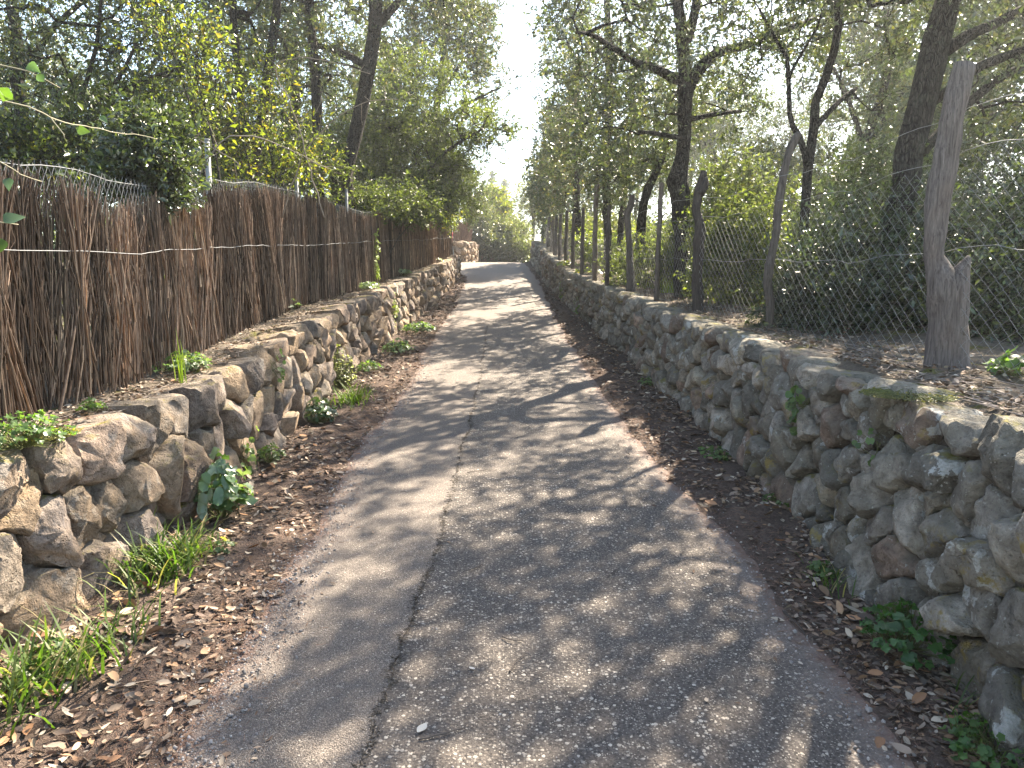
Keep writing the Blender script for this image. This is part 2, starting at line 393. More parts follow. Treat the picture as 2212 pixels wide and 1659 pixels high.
# ------------------------------------------------------------------ ground, lane, verges, banks
def sm(x, a, b):
    t = np.clip((x - a) / (b - a), 0, 1); return t * t * (3 - 2 * t)
LW = np.array([[-6, -2.0, .80], [2, -2.02, .81], [3.2, -1.98, .82], [4, -1.88, .80], [5, -1.86, .80], [6.5, -1.82, .85], [9, -1.86, .86], [12.6, -1.78, .82], [16, -1.58, .82], [19, -1.42, .78], [21.5, -1.32, .72], [24.2, -1.24, .66]])
RW = np.array([[-6, 1.72, 1.03], [2, 1.72, 1.02], [2.6, 1.73, 1.02], [3.9, 1.81, .985], [5.5, 1.86, .935], [7.7, 1.85, .895], [10, 1.81, .85], [13, 1.73, .80], [17.2, 1.50, .76], [22.2, 1.33, .78], [27, 1.20, .84], [31, 1.28, .80], [36, 1.7, .75]])
def lw_x(Y): return np.interp(Y, LW[:, 0], LW[:, 1])
def lw_h(Y): return np.interp(Y, LW[:, 0], LW[:, 2])
def rw_x(Y): return np.interp(Y, RW[:, 0], RW[:, 1])
def rw_h(Y): return np.interp(Y, RW[:, 0], RW[:, 2])
def n1(Y, f, s): Y = np.asarray(Y, float); return vnoise(np.stack([Y * f, 0 * Y + s * 1.7, 0 * Y], -1), s)
def edge_l(Y):
    b = np.interp(Y, [0, 2.3, 7, 14, 20, 23.5, 24.6, 26, 29, 34, 60], [-1.06, -1.06, -1.13, -1.06, -.98, -.96, -1.3, -2.6, -4.6, -6, -6])
    return b + 0.05 * n1(Y, 1.1, 3) + 0.025 * n1(Y, 4.3, 4) + 0.012 * n1(Y, 14, 5)
def edge_r(Y):
    b = np.interp(Y, [0, 2.3, 4, 7.3, 14, 23, 29, 40], [1.30, 1.30, 1.32, 1.14, 1.10, 1.10, .92, .85])
    return b + 0.05 * n1(Y, 1.2, 13) + 0.025 * n1(Y, 4.7, 14) + 0.012 * n1(Y, 13, 15)
def joint_x(Y):
    return np.interp(Y, [0, 2.3, 4, 8, 14, 22, 30, 40], [-.47, -.44, -.36, -.27, -.24, -.10, -.05, 0]) + 0.018 * n1(Y, 2.2, 23) + 0.012 * n1(Y, 9, 24)
def ground_z(X, Y):
    X = np.asarray(X, float); Y = np.asarray(Y, float)
    d = np.maximum(edge_l(Y) - X, X - edge_r(Y))                # >0 outside the lane
    w = sm(d, -0.05, 0.35)
    P = np.stack([X * 6, Y * 6, 0 * X], -1)
    return prof(Y) - 0.03 * (1 - sm(d, -0.14, 0.01)) + w * (0.035 + 0.018 * fbm(P, 31, 3)) + sm(d, -0.04, 0.04) * 0.006 * vnoise(P * 5, 35)

ys = np.concatenate([np.linspace(-6, 1.5, 20), 1.5 + np.cumsum(np.geomspace(0.022, 0.30, 320))]); ys = ys[ys < 60]
ys = np.concatenate([ys, np.geomspace(ys[-1] + 1, 900, 12)])
xs = np.concatenate([[-60, -20, -8, -4, -2.8], np.linspace(-2.45, -0.7, 60), np.linspace(-0.6, 0.8, 16), np.linspace(0.85, 2.4, 56), [2.8, 4, 8, 20, 60]])
GX, GY = np.meshgrid(xs, ys); GZ = ground_z(GX, GY)
def grid_q(nr, nc):
    i = np.arange(nr - 1)[:, None] * nc + np.arange(nc - 1)[None]
    i = i.ravel(); return np.stack([i, i + 1, i + nc + 1, i + nc], 1)
o = link('ground', new_mesh('ground', np.stack([GX, GY, GZ], -1).reshape(-1, 3), Q=grid_q(*GX.shape), smooth=True), M['soil'])
tag(o, 'reddish brown soil verges under the leaf litter along the lane', 'ground', kind='structure')

def road_sheet(name, label, fl, fr, m, nx, lift, strip):
    y = np.concatenate([np.linspace(-6, 1.5, 16), 1.5 + np.cumsum(np.geomspace(0.02, 0.22, 420))]); y = y[y < 62]
    u = np.linspace(0, 1, nx)
    L = fl(y)[:, None]; R = fr(y)[:, None]; X = L + (R - L) * u[None]; Y = np.repeat(y[:, None], nx, 1)
    eL = edge_l(y)[:, None]; eR = edge_r(y)[:, None]
    d = np.minimum(X - eL, eR - X); e = 1 - np.clip(d / 0.55, 0, 1)
    Z = prof(Y) + lift - 0.012 * e ** 2 + 0.004 * vnoise(np.stack([X * 2.5, Y * 2.5, 0 * X], -1), 41)
    V = np.stack([X, Y, Z], -1).reshape(-1, 3)
    o = link(name, new_mesh(name, V, Q=grid_q(len(y), nx), attrs={'edge': e.ravel()}, smooth=True), M[m])
    return tag(o, label, 'road', kind='structure')
road_sheet('road', 'worn grey asphalt lane surface with pale stone chips', lambda y: joint_x(y) + 0.0005 + 0.005 * n1(y, 40, 51) + 0.0035 * n1(y, 2.2, 53), edge_r, 'asphalt', 26, 0.012, False)
road_sheet('road_strip', 'finer pale asphalt strip along the left of the lane beyond the long crack', edge_l, lambda y: joint_x(y) + 0.004 * n1(y, 26, 52), 'asphalt_strip', 16, 0.0145, True)

def bank_sheet(name, side, label):
    if side > 0:
        yy = np.concatenate([np.arange(-6, 36, 0.12), np.geomspace(36.5, 900, 20)])
    else:
        yy = np.concatenate([np.arange(-6, 24.0, 0.12)])
    off = np.concatenate([np.linspace(0.22, 1.2, 16), np.geomspace(1.4, 300, 22)])
    OX, YY = np.meshgrid(off, yy)
    fx, fh = (rw_x, rw_h) if side > 0 else (lw_x, lw_h)
    X = fx(YY) + side * OX
    Z = prof(YY) + fh(YY) - 0.015 + 0.02 * fbm(np.stack([X * 4, YY * 4, 0 * X], -1), 61, 3) + 0.10 * sm(OX, 0.5, 3) * (1 + fbm(np.stack([X * .5, YY * .5, 0 * X], -1), 65, 2))
    Z = Z - 0.05 * (1 - sm(OX, 0.22, 0.34))
    o = link(name, new_mesh(name, np.stack([X, YY, Z], -1).reshape(-1, 3), Q=grid_q(*X.shape), smooth=True), M['bank'])
    return tag(o, label, 'ground', kind='structure')
bank_sheet('terrain_right', 1, 'mossy earth bank behind the grey stone wall under the wire fence')
bank_sheet('terrain_left', -1, 'mossy earth bank behind the warm stone wall under the brushwood fence')
def bank_z(X, Y):
    s = X > 0
    b = np.where(s, prof(Y) + rw_h(Y), prof(Y) + lw_h(Y))
    o_ = np.where(s, X - rw_x(Y), lw_x(Y) - X)
    return b - 0.015 + 0.02 * fbm(np.stack([X * 4, Y * 4, 0 * X], -1), 61, 3) + 0.10 * sm(o_, 0.5, 3) * (1 + fbm(np.stack([X * .5, Y * .5, 0 * X], -1), 65, 2))

# ------------------------------------------------------------------ dry stone walls
def clip_poly(P, a, b, c):
    """keep a*x+b*y<=c"""
    out = []; n = len(P)
    for i in range(n):
        p, q = P[i], P[(i + 1) % n]; dp = a * p[0] + b * p[1] - c; dq = a * q[0] + b * q[1] - c
        if dp <= 0: out.append(p)
        if (dp < 0 < dq) or (dq < 0 < dp):
            t = dp / (dp - dq); out.append((p[0] + t * (q[0] - p[0]), p[1] + t * (q[1] - p[1])))
    return out
def rubble_cells(s0, s1, hfun, cw, ch, seed, drop=0.14, extra=0.12):
    r = np.random.default_rng(seed); pts = []
    s = s0; 
    nrow = max(2, int(round(hfun((s0 + s1) / 2) / ch)))
    for k in range(nrow):
        s = s0 - cw * r.random()
        while s < s1 + cw:
            w = cw * r.uniform(0.6, 1.5) * (1.15 if k in (0, nrow - 1) else 1.0); s += w / 2
            if k == nrow - 1 or r.random() > drop:
                pts.append((s, (k + 0.5 + r.uniform(-.24, .24) * (0.35 if k == nrow - 1 else 1)) / nrow))
            if r.random() < extra and k < nrow - 1: pts.append((s + w * .5, (k + 1 + r.uniform(-.2, .2)) / nrow))
            s += w / 2
    pts = np.array(pts); hh = hfun(pts[:, 0]); P = np.stack([pts[:, 0], pts[:, 1] * hh], 1)
    cells = []
    for i in range(len(P)):
        h = float(hfun(P[i, 0])); top = h + r.uniform(-.035, .03)
        if not (s0 <= P[i, 0] < s1): continue
        x, y = P[i]
        poly = [(x - cw * 1.7, -0.06), (x + cw * 1.7, -0.06), (x + cw * 1.7, top), (x - cw * 1.7, top)]
        d = np.hypot(P[:, 0] - x, P[:, 1] - y); 
        for j in np.argsort(d)[1:22]:
            dx, dy = P[j] - P[i]; m = (P[i] + P[j]) / 2
            poly = clip_poly(poly, dx, dy, dx * m[0] + dy * m[1])
            if len(poly) < 3: break
        if len(poly) >= 3: cells.append((np.array(poly), y > h * (1 - 1.0 / nrow)))
    return cells
def stone_geo(poly, gap, depth, bulge, angular, nseg, nring, r, sq):
    c = poly.mean(0)
    # polar radius of the cell about its centre
    th = np.linspace(0, 2 * math.pi, nseg, endpoint=False); rad = np.full(nseg, 9.0)
    for k in range(len(poly)):
        p, q = poly[k] - c, poly[(k + 1) % len(poly)] - c; e = q - p; nrm = np.array([e[1], -e[0]]); L = np.hypot(*nrm)
        if L < 1e-6: continue
        nrm /= L; dd = nrm @ p
        if dd < 0: nrm, dd = -nrm, -dd
        cs = np.cos(th) * nrm[0] + np.sin(th) * nrm[1]
        rad = np.minimum(rad, np.where(cs > 1e-3, max(dd - gap, 0.012) / np.maximum(cs, 1e-3), 9.0))
    for _ in range(0 if angular else 1): rad = (np.roll(rad, 1) + 2 * rad + np.roll(rad, -1)) / 4
    size = rad.mean(); seed = int(r.integers(1, 9999))
    off = r.uniform(-50, 50, 3)
    bl = bulge * r.uniform(.6, 1.35)
    V = []
    phis = np.linspace(0, math.pi / 2, nring + 1)[:-1]
    rings = [(1 - 0.10, -depth), (1.0, -depth * 0.45), (1.0, -0.015)] + [(math.cos(p) ** sq, bl * math.sin(p) ** 0.9) for p in phis[1:]]
    D = np.stack([np.cos(th), np.sin(th)], 1)
    for s_, d_ in rings:
        xy = D * (rad * s_)[:, None]; V.append(np.concatenate([xy, np.full((nseg, 1), d_)], 1))
    V = np.concatenate(V + [np.array([[0, 0, bl]])])
    # broken planes: shave the body flat along random cuts
    fr0 = V[:, 2] > -0.05
    for _ in range(int(r.integers(4, 7)) if angular else int(r.integers(3, 6))):
        a = r.uniform(0, 2 * math.pi); el = r.uniform(.55, 1.4) if angular else r.uniform(.4, 1.3)
        nv = np.array([math.cos(a) * math.cos(el), math.sin(a) * math.cos(el), math.sin(el)])
        dv = V @ nv; c_ = dv.max() * (r.uniform(.50, .88) if angular else r.uniform(.62, .94))
        V = V - nv * (np.maximum(dv - c_, 0) * fr0 * .97)[:, None]
    # conchoidal scars: shallow scallops that meet in ridges
    fi = np.where(V[:, 2] > -0.03)[0]; ctr = V[r.choice(fi, min(len(fi), int(r.integers(9, 17))))] + r.normal(0, .01, 3)
    F1 = np.sqrt(((V[:, None] - ctr[None]) ** 2).sum(2)).min(1) / size
    V = V * (1 + np.where(fr0, (.30 if angular else .17) * np.clip(F1 - .35, -.35, .3), 0))[:, None]
    tl = r.normal(0, .18 if angular else .11, 2); V[:, 2] += np.where(fr0, (V[:, 0] * tl[0] + V[:, 1] * tl[1]), 0)
    nz = np.stack([vnoise(V * 9 + off + 31 * a, seed + a) for a in range(3)], 1) * (0.011 if angular else 0.013)
    nz += np.stack([vnoise(V * 26 + off + 11 * a, seed + 7 + a) for a in range(3)], 1) * (0.009 if angular else 0.0085)
    rg = 1 - np.abs(np.stack([vnoise(V * 13 + off + 5 * a, seed + 17 + a) for a in range(3)], 1)) * 2
    nz += rg * (0.007 if angular else 0.005)
    nz += np.stack([vnoise(V * 60 + off + 3 * a, seed + 27 + a) for a in range(3)], 1) * .0035
    fr = (V[:, 2] > -depth * .6)[:, None]
    V = V + nz * np.where(fr, 1.0, 0.3) * min(1.0, size / 0.07)
    n = nseg; i = np.arange(n); j = (i + 1) % n; q = np.stack([i, j, j + n, i + n], 1)
    Q = (q[None] + (np.arange(len(rings) - 1) * n)[:, None, None]).reshape(-1, 4)
    T = np.stack([i + (len(rings) - 1) * n, j + (len(rings) - 1) * n, np.full(n, len(rings) * n)], 1)
    return c, V, T, Q
def build_wall(root, cells, frame, mat, gap, depth, bulge, angular, tints, seed, keep, dist, sq=0.5):
    """frame(s, t) -> point, along, up, outward"""
    r = np.random.default_rng(seed); rest = Geo(); items = []
    for poly, topmost in cells:
        c0 = poly.mean(0); items.append((dist(c0), poly, topmost))
    items.sort(key=lambda a: a[0]); rl = np.array(root.location); cnt = 0
    for dd, poly, topmost in items:
        near = max(dd, 0.5)
        nseg, nring = (46, 15) if near < 4.6 else (22, 6) if near < 10 else (14, 4)
        c, V, T, Q = stone_geo(poly, gap * r.uniform(.2, 1.5), depth * (1.25 if topmost else 1), bulge, angular, nseg, nring, r, sq * r.uniform(.8, 1.25))
        P, A, U, O = frame(c[0], c[1])
        push = r.uniform(-.034, .034)
        W = V[:, :1] * A + V[:, 1:2] * U + (V[:, 2:3] + push) * O
        base = np.array(tints[r.integers(len(tints))]) * r.uniform(.50, 1.15)
        if cnt < keep and dd < 900:
            me = new_mesh('stone', W, T, Q, base, smooth=True); me.set_sharp_from_angle(angle=RAD(38))
            link('stone', me, mat, root, tuple(P - rl)); cnt += 1
        else: rest.add(W + P, T, Q, base)
    if rest.n:
        o = link('stone_mass', rest.mesh('stone_mass', rl, True), mat, root); o['kind'] = 'stuff'
    return cnt
def wall_frame(fx, side, batter):
    def fr(s, t):
        dx = float(fx(s + .1) - fx(s - .1)) / .2; dz = float(prof(s + .1) - prof(s - .1)) / .2
        A = np.array([dx, 1, dz]); A /= np.linalg.norm(A)
        U = np.array([side * batter, 0, 1.0]); U /= np.linalg.norm(U)
        O = np.cross(A, U) if side < 0 else np.cross(U, A)
        O /= np.linalg.norm(O)
        if O[0] * side > 0: O = -O
        P = np.array([float(fx(s)) + side * batter * t, s, float(prof(s)) + t]); return P, A, U, O
    return fr
def wall_core(root, fx, fh, side, y0, y1, mat):
    y = np.arange(y0, y1 + .01, .25); n = len(y); g = []
    for k, (dx, zt) in enumerate([(0.09, -0.1), (0.10, -0.05), (0.34, -0.05), (0.34, -0.1)]):
        x = fx(y) + side * dx; z = prof(y) - 0.1 if k in (0, 3) else prof(y) + fh(y) + zt
        g.append(np.stack([x, y, z], 1))
    V = np.concatenate(g); i = np.arange(n - 1)
    Q = np.concatenate([np.stack([i + k * n, i + 1 + k * n, i + 1 + (k + 1) * n, i + (k + 1) * n], 1) for k in range(3)])
    e = n - 1
    Q = np.vstack([Q, [[0, n, 2 * n, 3 * n], [e, n + e, 2 * n + e, 3 * n + e]]])
    link('rubble_core', new_mesh('rubble_core', V - np.array(root.location), Q=Q), mat, root)
def wedge_stones(root, s0, s1, hf, frame, mat, tints, seed):
    r = np.random.default_rng(seed); g = Geo()
    for poly, _ in rubble_cells(s0, s1, lambda s: hf(s) - .04, .105, .095, seed):
        c, V, T, Q = stone_geo(poly, .002, .05, .04, True, 10, 4, r, .3); P, A, U, O = frame(c[0], c[1])
        g.add(P + V[:, :1] * A + V[:, 1:2] * U + (V[:, 2:3] - .075 + r.uniform(-.02, .012)) * O, T, Q, np.array(tints[r.integers(len(tints))]) * r.uniform(.5, 1.0))
    o = link('wedge_stones', g.mesh('wedge_stones', root.location, True), mat, root); o['kind'] = 'stuff'
view_cut = lambda s, lim: 999 if s < lim else s

warm = [(.285, .232, .198), (.245, .208, .188), (.315, .245, .185), (.225, .190, .172), (.275, .212, .172), (.30, .255, .215), (.33, .25, .18)]
grey = [(.300, .275, .235), (.345, .320, .285), (.250, .230, .195), (.360, .325, .280), (.305, .275, .222), (.310, .235, .190), (.280, .262, .232), (.225, .210, .185)]
lwall = thing('dry_stone_wall', 'low warm brown dry stone wall under the brushwood fence', 'stone wall', (float(lw_x(12)), 12, float(prof(12))))
cells = rubble_cells(1.2, 6.2, lambda s: lw_h(s), .25, .235, 101, .10, .22) + rubble_cells(6.2, 24.2, lambda s: lw_h(s), .25, .22, 102, .12, .2)
build_wall(lwall, cells, wall_frame(lw_x, -1, .06), M['stone_warm'], .005, .30, .062, True, warm, 103, 300, lambda c: view_cut(c[0], 2.6), .17)
wedge_stones(lwall, 1.2, 13, lw_h, wall_frame(lw_x, -1, .06), M['stone_warm'], warm, 105)
wall_core(lwall, lw_x, lw_h, -1, -6, 24.1, M['core'])
rwall = thing('dry_stone_wall', 'low grey dry stone wall spotted with lichen under the wire fence', 'stone wall', (float(rw_x(12)), 12, float(prof(12))))
cells = rubble_cells(1.0, 3.6, lambda s: rw_h(s), .25, .195, 110, .2, .3) + rubble_cells(3.6, 6.0, lambda s: rw_h(s), .21, .165, 111, .2, .25) + rubble_cells(6.0, 36, lambda s: rw_h(s), .19, .15, 112, .2, .25)
build_wall(rwall, cells, wall_frame(rw_x, 1, .08), M['stone_grey'], .009, .30, .082, False, grey, 113, 300, lambda c: view_cut(c[0], 2.1), .27)
wedge_stones(rwall, 1.0, 13, rw_h, wall_frame(rw_x, 1, .08), M['stone_grey'], grey, 115)
wall_core(rwall, rw_x, rw_h, 1, -6, 36, M['core'])

# wall beyond the crest, beside the driveway
FA = np.array([[-9.0, 31.2], [-5, 32.4], [-2.4, 33.4], [-1.6, 34.0], [-1.15, 35.0], [-1.1, 37], [-1.8, 41]])
_fs = np.concatenate([[0], np.cumsum(np.hypot(*np.diff(FA, axis=0).T))])
def far_frame(s, t):
    p = lambda q: np.array([np.interp(q, _fs, FA[:, 0]), np.interp(q, _fs, FA[:, 1])])
    a = p(s + .25) - p(s - .25); a /= np.linalg.norm(a); c = p(s)
    A = np.array([a[0], a[1], 0]); O = np.array([a[1], -a[0], 0]); U = np.array([0, 0, 1.0])
    return np.array([c[0], c[1], float(prof(c[1])) + t]), A, U, O
fwall = thing('dry_stone_wall', 'pale rounded stone wall at the driveway beyond the crest', 'stone wall', (-2.5, 33.5, float(prof(33.5))))
FWH = 1.06
cells = rubble_cells(0.5, _fs[-1] - .5, lambda s: FWH + 0 * np.asarray(s, float), .30, .24, 121)
build_wall(fwall, cells, far_frame, M['stone_warm'], .012, .3, .07, True, [(.36, .28, .21), (.32, .25, .19), (.40, .31, .24)], 123, 300, lambda c: 20 + abs(c[0] - 8) * .1, .42)
gcore = Geo()
for a, b in zip(FA[:-1], FA[1:]):
    t_ = (b - a) / np.linalg.norm(b - a); n_ = np.array([-t_[1], t_[0]])
    q = [a + n_ * .1, b + n_ * .1, b + n_ * .45, a + n_ * .45]; z0, z1 = prof(34) - .2, prof(34) + FWH - .05
    V = [(*p, z0) for p in q] + [(*p, z1) for p in q]
    gcore.add(V, Q=[[0, 1, 5, 4], [1, 2, 6, 5], [2, 3, 7, 6], [3, 0, 4, 7], [4, 5, 6, 7]])
link('rubble_core', gcore.mesh('rubble_core', fwall.location), M['core'], fwall)

# ------------------------------------------------------------------ brushwood screen fence on the left wall
LF = np.array([[-1, -2.62], [3, -2.55], [5, -2.36], [7, -2.42], [9, -2.50], [12.5, -2.28], [16, -1.98], [20, -1.68], [23.6, -1.50]])
def lf_x(Y): return np.interp(Y, LF[:, 0], LF[:, 1])
def lf_top(Y): return np.interp(Y, [-1, 3.2, 3.9, 4.3, 4.8, 5.4, 6.3, 6.7, 8, 9.5, 10.7, 12.8, 15, 17.5, 23.6], [1.24, 1.24, 1.23, 1.20, 1.12, 1.10, 1.15, 1.26, 1.33, 1.33, 1.28, 1.17, 1.12, 1.05, .94])
bf = thing('brushwood_fence', 'brown heather brushwood screen fence standing on the warm stone wall', 'fence', (float(lf_x(12)), 12, float(prof(12) + lw_h(12))))
bl_ = np.array(bf.location)
def sticks(y0, y1, dens, fx, ftop, fbase, seed, rad, segs, depth=0.06, lean_amp=0.16, sides=3):
    r = np.random.default_rng(seed); n = int((y1 - y0) * dens); y = r.uniform(y0, y1, n)
    lay = r.random(n)
    lean = lean_amp * (-0.35 * (y < 6) + 0.85 * vnoise(np.stack([y * 1.1, 0 * y, 0 * y], 1), 77) + 0.35 * vnoise(np.stack([y * 4, 0 * y + 5, 0 * y], 1), 78) + 0.85 * r.normal(0, 1, n))
    clump = 0.5 + 0.5 * vnoise(np.stack([y * 5.5, 0 * y, 0 * y + 3], 1), 79)
    top = ftop(y) * (1 + 0.02 * r.normal(0, 1, n)) + 0.06 * vnoise(np.stack([y * 3, 0 * y, 0 * y], 1), 80) + 0.05 * vnoise(np.stack([y * 11, 0 * y, 0 * y], 1), 81) - np.where(r.random(n) < .35, r.uniform(0, .28, n), r.uniform(0, .07, n))
    bot = np.where(r.random(n) < .45, r.uniform(0, .6, n), r.uniform(-.02, .05, n)) 
    bot = np.minimum(bot, top - .25)
    dx = (lay - .5) * depth + 0.05 * clump + 0.035 * vnoise(np.stack([y * 9, 0 * y, 0 * y + 9], 1), 83)
    u = np.linspace(0, 1, segs + 1)
    H = bot[:, None] + (top - bot)[:, None] * u[None]
    w1 = np.cumsum(r.normal(0, .009, (n, segs + 1)), 1); w2 = r.normal(0, .008, (n, segs + 1))
    Y = y[:, None] + lean[:, None] * (H - .6) + w1
    X = fx(Y) + dx[:, None] + w2 - 0.03 * (H - .5)
    Z = fbase(Y) + H
    P = np.stack([X, Y, Z], -1)
    R = (np.clip(r.lognormal(-.15, .38, n), .4, 2.0)[:, None] * rad) * (1 - 0.45 * u[None])
    a, b = P[:, :-1].reshape(-1, 3), P[:, 1:].reshape(-1, 3)
    V, Q = frusta(a, b, R[:, :-1].ravel(), R[:, 1:].ravel(), sides)
    t = np.stack([r.uniform(.35, 1.4, n)] * 3, 1) * np.array([.200, .145, .108])
    pale = r.random(n) < .26; t[pale] = np.array([.42, .31, .225]) * r.uniform(.7, 1.3, (pale.sum(), 1))
    red = r.random(n) < .2; t[red] = np.array([.19, .125, .088]) * r.uniform(.8, 1.2, (red.sum(), 1))
    t = t * (.82 + .42 * vnoise(np.stack([y * 7, 0 * y, 0 * y + 5], 1), 84) + .18 * vnoise(np.stack([y * .9, 0 * y, 0 * y + 8], 1), 85))[:, None]      # tone varies from bundle to bundle
    C = np.repeat(t, segs * 2 * sides, 0)
    return V, Q, C
lbase = lambda Y: prof(Y) + lw_h(Y)
cuts = [-1, 1.6, 3.05, 4.5, 6.05, 7.5, 9.2, 11, 12.8, 14.8, 16.8, 18.8, 20.8, 22.3, 23.6]
for k, (a, b) in enumerate(zip(cuts[:-1], cuts[1:])):
    g = Geo(); near = a < 8
    V, Q, C = sticks(a, b - .02, 520 if near else 420, lf_x, lf_top, lbase, 200 + k, .0062 if near else .0070, 5 if near else 3, lean_amp=(.2 if near else .10))
    g.add(V, Q=Q, C=C)
    p = link('brush_panel', g.mesh('brush_panel', bl_), M['brush'], bf); p['kind'] = 'stuff'
def strand(ys_, fx, fz, rad, seed, amp=.012, sides=4, freq=2.2):
    z = fz(ys_) + amp * n1(ys_, freq, seed) + amp * .5 * n1(ys_, freq * 3.1, seed + 1)
    x = fx(ys_) + amp * .4 * n1(ys_, freq * 2, seed + 2)
    return tube(np.stack([x, ys_, z], 1), rad, sides)
for q, (hf, rad, sd) in enumerate([(lambda y: lbase(y) + np.interp(y, [0, 4, 6, 9, 13, 17.5, 23.6], [.84, .83, .78, .73, .73, .62, .54]), .0023, 301)]):
    g = Geo(); V, T, Q = strand(np.arange(-1, 23.6, .12), lambda y: lf_x(y) + .075, hf, rad, sd, .016 if q == 0 else .03)
    g.add(V, T, Q); link('binding_wire', g.mesh('binding_wire', bl_, True), M['galvanised'] if q == 0 else M['rusty_wire'], bf)

# ------------------------------------------------------------------ wire mesh fence behind the screen
wf = thing('wire_fence', 'galvanised wire fence with steel posts rising behind the brushwood screen', 'fence', (float(lf_x(12)) - .1, 12, float(prof(12) + lw_h(12))))
wl_ = np.array(wf.location)
for k, (px, ptop, X) in enumerate([(447, 300, -2.6), (640, 370, -2.62), (748, 408, -2.46), (815, 428, -2.33), (890, 452, -1.95), (918, 462, -1.85), (951, 470, -1.70)]):
    p = atX(px, ptop, X); Y = p[1]; zb = float(lbase(Y)) - .05
    g = Geo(); V, T, Q = tube([[X, Y, zb], [X, Y, p[2] - .012]], .024, 10); g.add(V, T, Q)
    po = link('post', g.mesh('post', wl_), M['galvanised'], wf); g = Geo()
    V, T, Q = tube([[X, Y, p[2] - .015], [X, Y, p[2] - .004], [X, Y, p[2]]], [.028, .028, .018], 10); g.add(V, T, Q)
    link('cap', g.mesh('cap', wl_), M['galvanised'], po)
g = Geo(); r = np.random.default_rng(331)
wt = lambda y: lbase(y) + lf_top(y) + np.interp(y, [-1, 4, 4.6, 5.6, 6.3, 7, 12, 23.6], [.04, .03, .12, .13, .08, .05, .04, .03])
V, T, Q = strand(np.arange(-1, 23.6, .15), lambda y: lf_x(y) - .02, wt, .0024, 341, .01); g.add(V, T, Q)
link('top_wire', g.mesh('top_wire', wl_), M['galvanised'], wf)
g = Geo(); y = np.arange(1.5, 23.5, .052); z = wt(y) + .010 * n1(y, 2, 341)
x = lf_x(y) - .02
for s_ in (-1, 1):                                    # upright twisted ends of the mesh along its top edge
    a = np.stack([x, y, z - .01], 1); b = np.stack([x + r.normal(0, .006, len(y)), y + s_ * .012 + r.normal(0, .008, len(y)), z + r.uniform(.008, .035, len(y))], 1)
    V, Q = frusta(a, b, .0015, .0012, 3); g.add(V, Q=Q)
    for k in range(6):
        a = np.stack([x, y + s_ * .026 * (k % 2), z - .045 * k], 1); b = np.stack([x, y + s_ * .026 * ((k + 1) % 2), z - .045 * (k + 1)], 1); V, Q = frusta(a, b, .0014, .0014, 3); g.add(V, Q=Q)
m_ = link('mesh_edge', g.mesh('mesh_edge', wl_), M['galvanised'], wf); m_['kind'] = 'stuff'

# ------------------------------------------------------------------ chain-link fence with crooked wooden posts on the right
RF = np.array([[-1, 2.75], [2, 2.68], [4.4, 2.56], [6.8, 2.40], [8.8, 2.26], [10.4, 2.12], [11.9, 2.0], [13, 1.90], [14.1, 1.82], [16, 1.74], [18, 1.66], [22, 1.50], [26, 1.34], [36, 1.15]])
def rf_x(Y): return np.interp(Y, RF[:, 0], RF[:, 1])
rbase = lambda Y: bank_z(np.full_like(np.asarray(Y, float), 5) * 0 + rf_x(Y), np.asarray(Y, float))
cf = thing('chain_link_fence', 'sagging chain-link fence on crooked wooden posts above the grey stone wall', 'fence', (float(rf_x(12)), 12, float(prof(12) + rw_h(12))))
cl_ = np.array(cf.location)
def post(pts, Y, seed, label=None, stub=None, tint=(1, 1, 1), jit=.16, sides=12):
    k = Y / F_
    P = np.array([[*at(x, y, Y), w * k / 2.3] for x, y, w in pts]); P[0, 2] -= .1
    S = smooth_path(P, .05, .006, seed)
    g = Geo(); V, T, Q = tube(S[:, :3], S[:, 3], sides * 2 if sides > 4 else 4, jit * 1.3, seed, nf=9); g.add(V, T, Q, tint)
    if stub is not None:
        P = np.array([[*at(x, y, Y - .02), w * k / 2] for x, y, w in stub]); S = smooth_path(P, .04, .004, seed + 1)
        gs = Geo(); V, T, Q = tube(S[:, :3], S[:, 3], sides * 2, jit * 1.5, seed + 1, nf=9); gs.add(V, T, Q, tint)
    o = link('post', g.mesh('post', cl_, True), M['old_wood'], cf)
    if stub is not None: link('broken_stub', gs.mesh('broken_stub', cl_, True), M['old_wood'], o)
    if label: o['label'] = label
    return o
post([(2046, 812, 108), (2046, 760, 92), (2046, 690, 86), (2036, 610, 74), (2020, 555, 52), (2022, 470, 50), (2034, 380, 54), (2050, 290, 54), (2068, 205, 56), (2084, 140, 52)], 4.36, 401, 'thick twisted weathered post with a broken limb stub', [(2050, 720, 58), (2062, 650, 54), (2072, 600, 42), (2084, 572, 24), (2092, 552, 5)], (.98, .93, .92))
post([(1664, 704, 22), (1662, 650, 21), (1660, 592, 23), (1674, 520, 18), (1682, 440, 19), (1698, 350, 19), (1712, 310, 20), (1726, 288, 18)], 6.77, 402, 'pale slim post bent like a bow', None, (.66, .62, .58))
post([(1508, 662, 30), (1506, 600, 24), (1509, 540, 28), (1511, 490, 24), (1503, 450, 20), (1512, 405, 22), (1521, 370, 17)], 8.79, 403, 'dark knotty post with a swollen top', [(1512, 420, 20), (1522, 395, 18), (1524, 382, 8)], (.42, .39, .37))
post([(1418, 634, 13), (1423, 520, 12), (1429, 395, 12)], 10.4, 404, 'straight squared post with a flat top', None, (.95, .88, .8), .06, 4)
post([(1363, 616, 22), (1360, 560, 17), (1358, 505, 16), (1355, 468, 17), (1364, 440, 15), (1366, 421, 12)], 11.87, 405, None, None, (.75, .7, .66))
post([(1312, 603, 11), (1313, 520, 10), (1316, 443, 9)], 13.04, 406, None, None, (.6, .56, .54), .06)
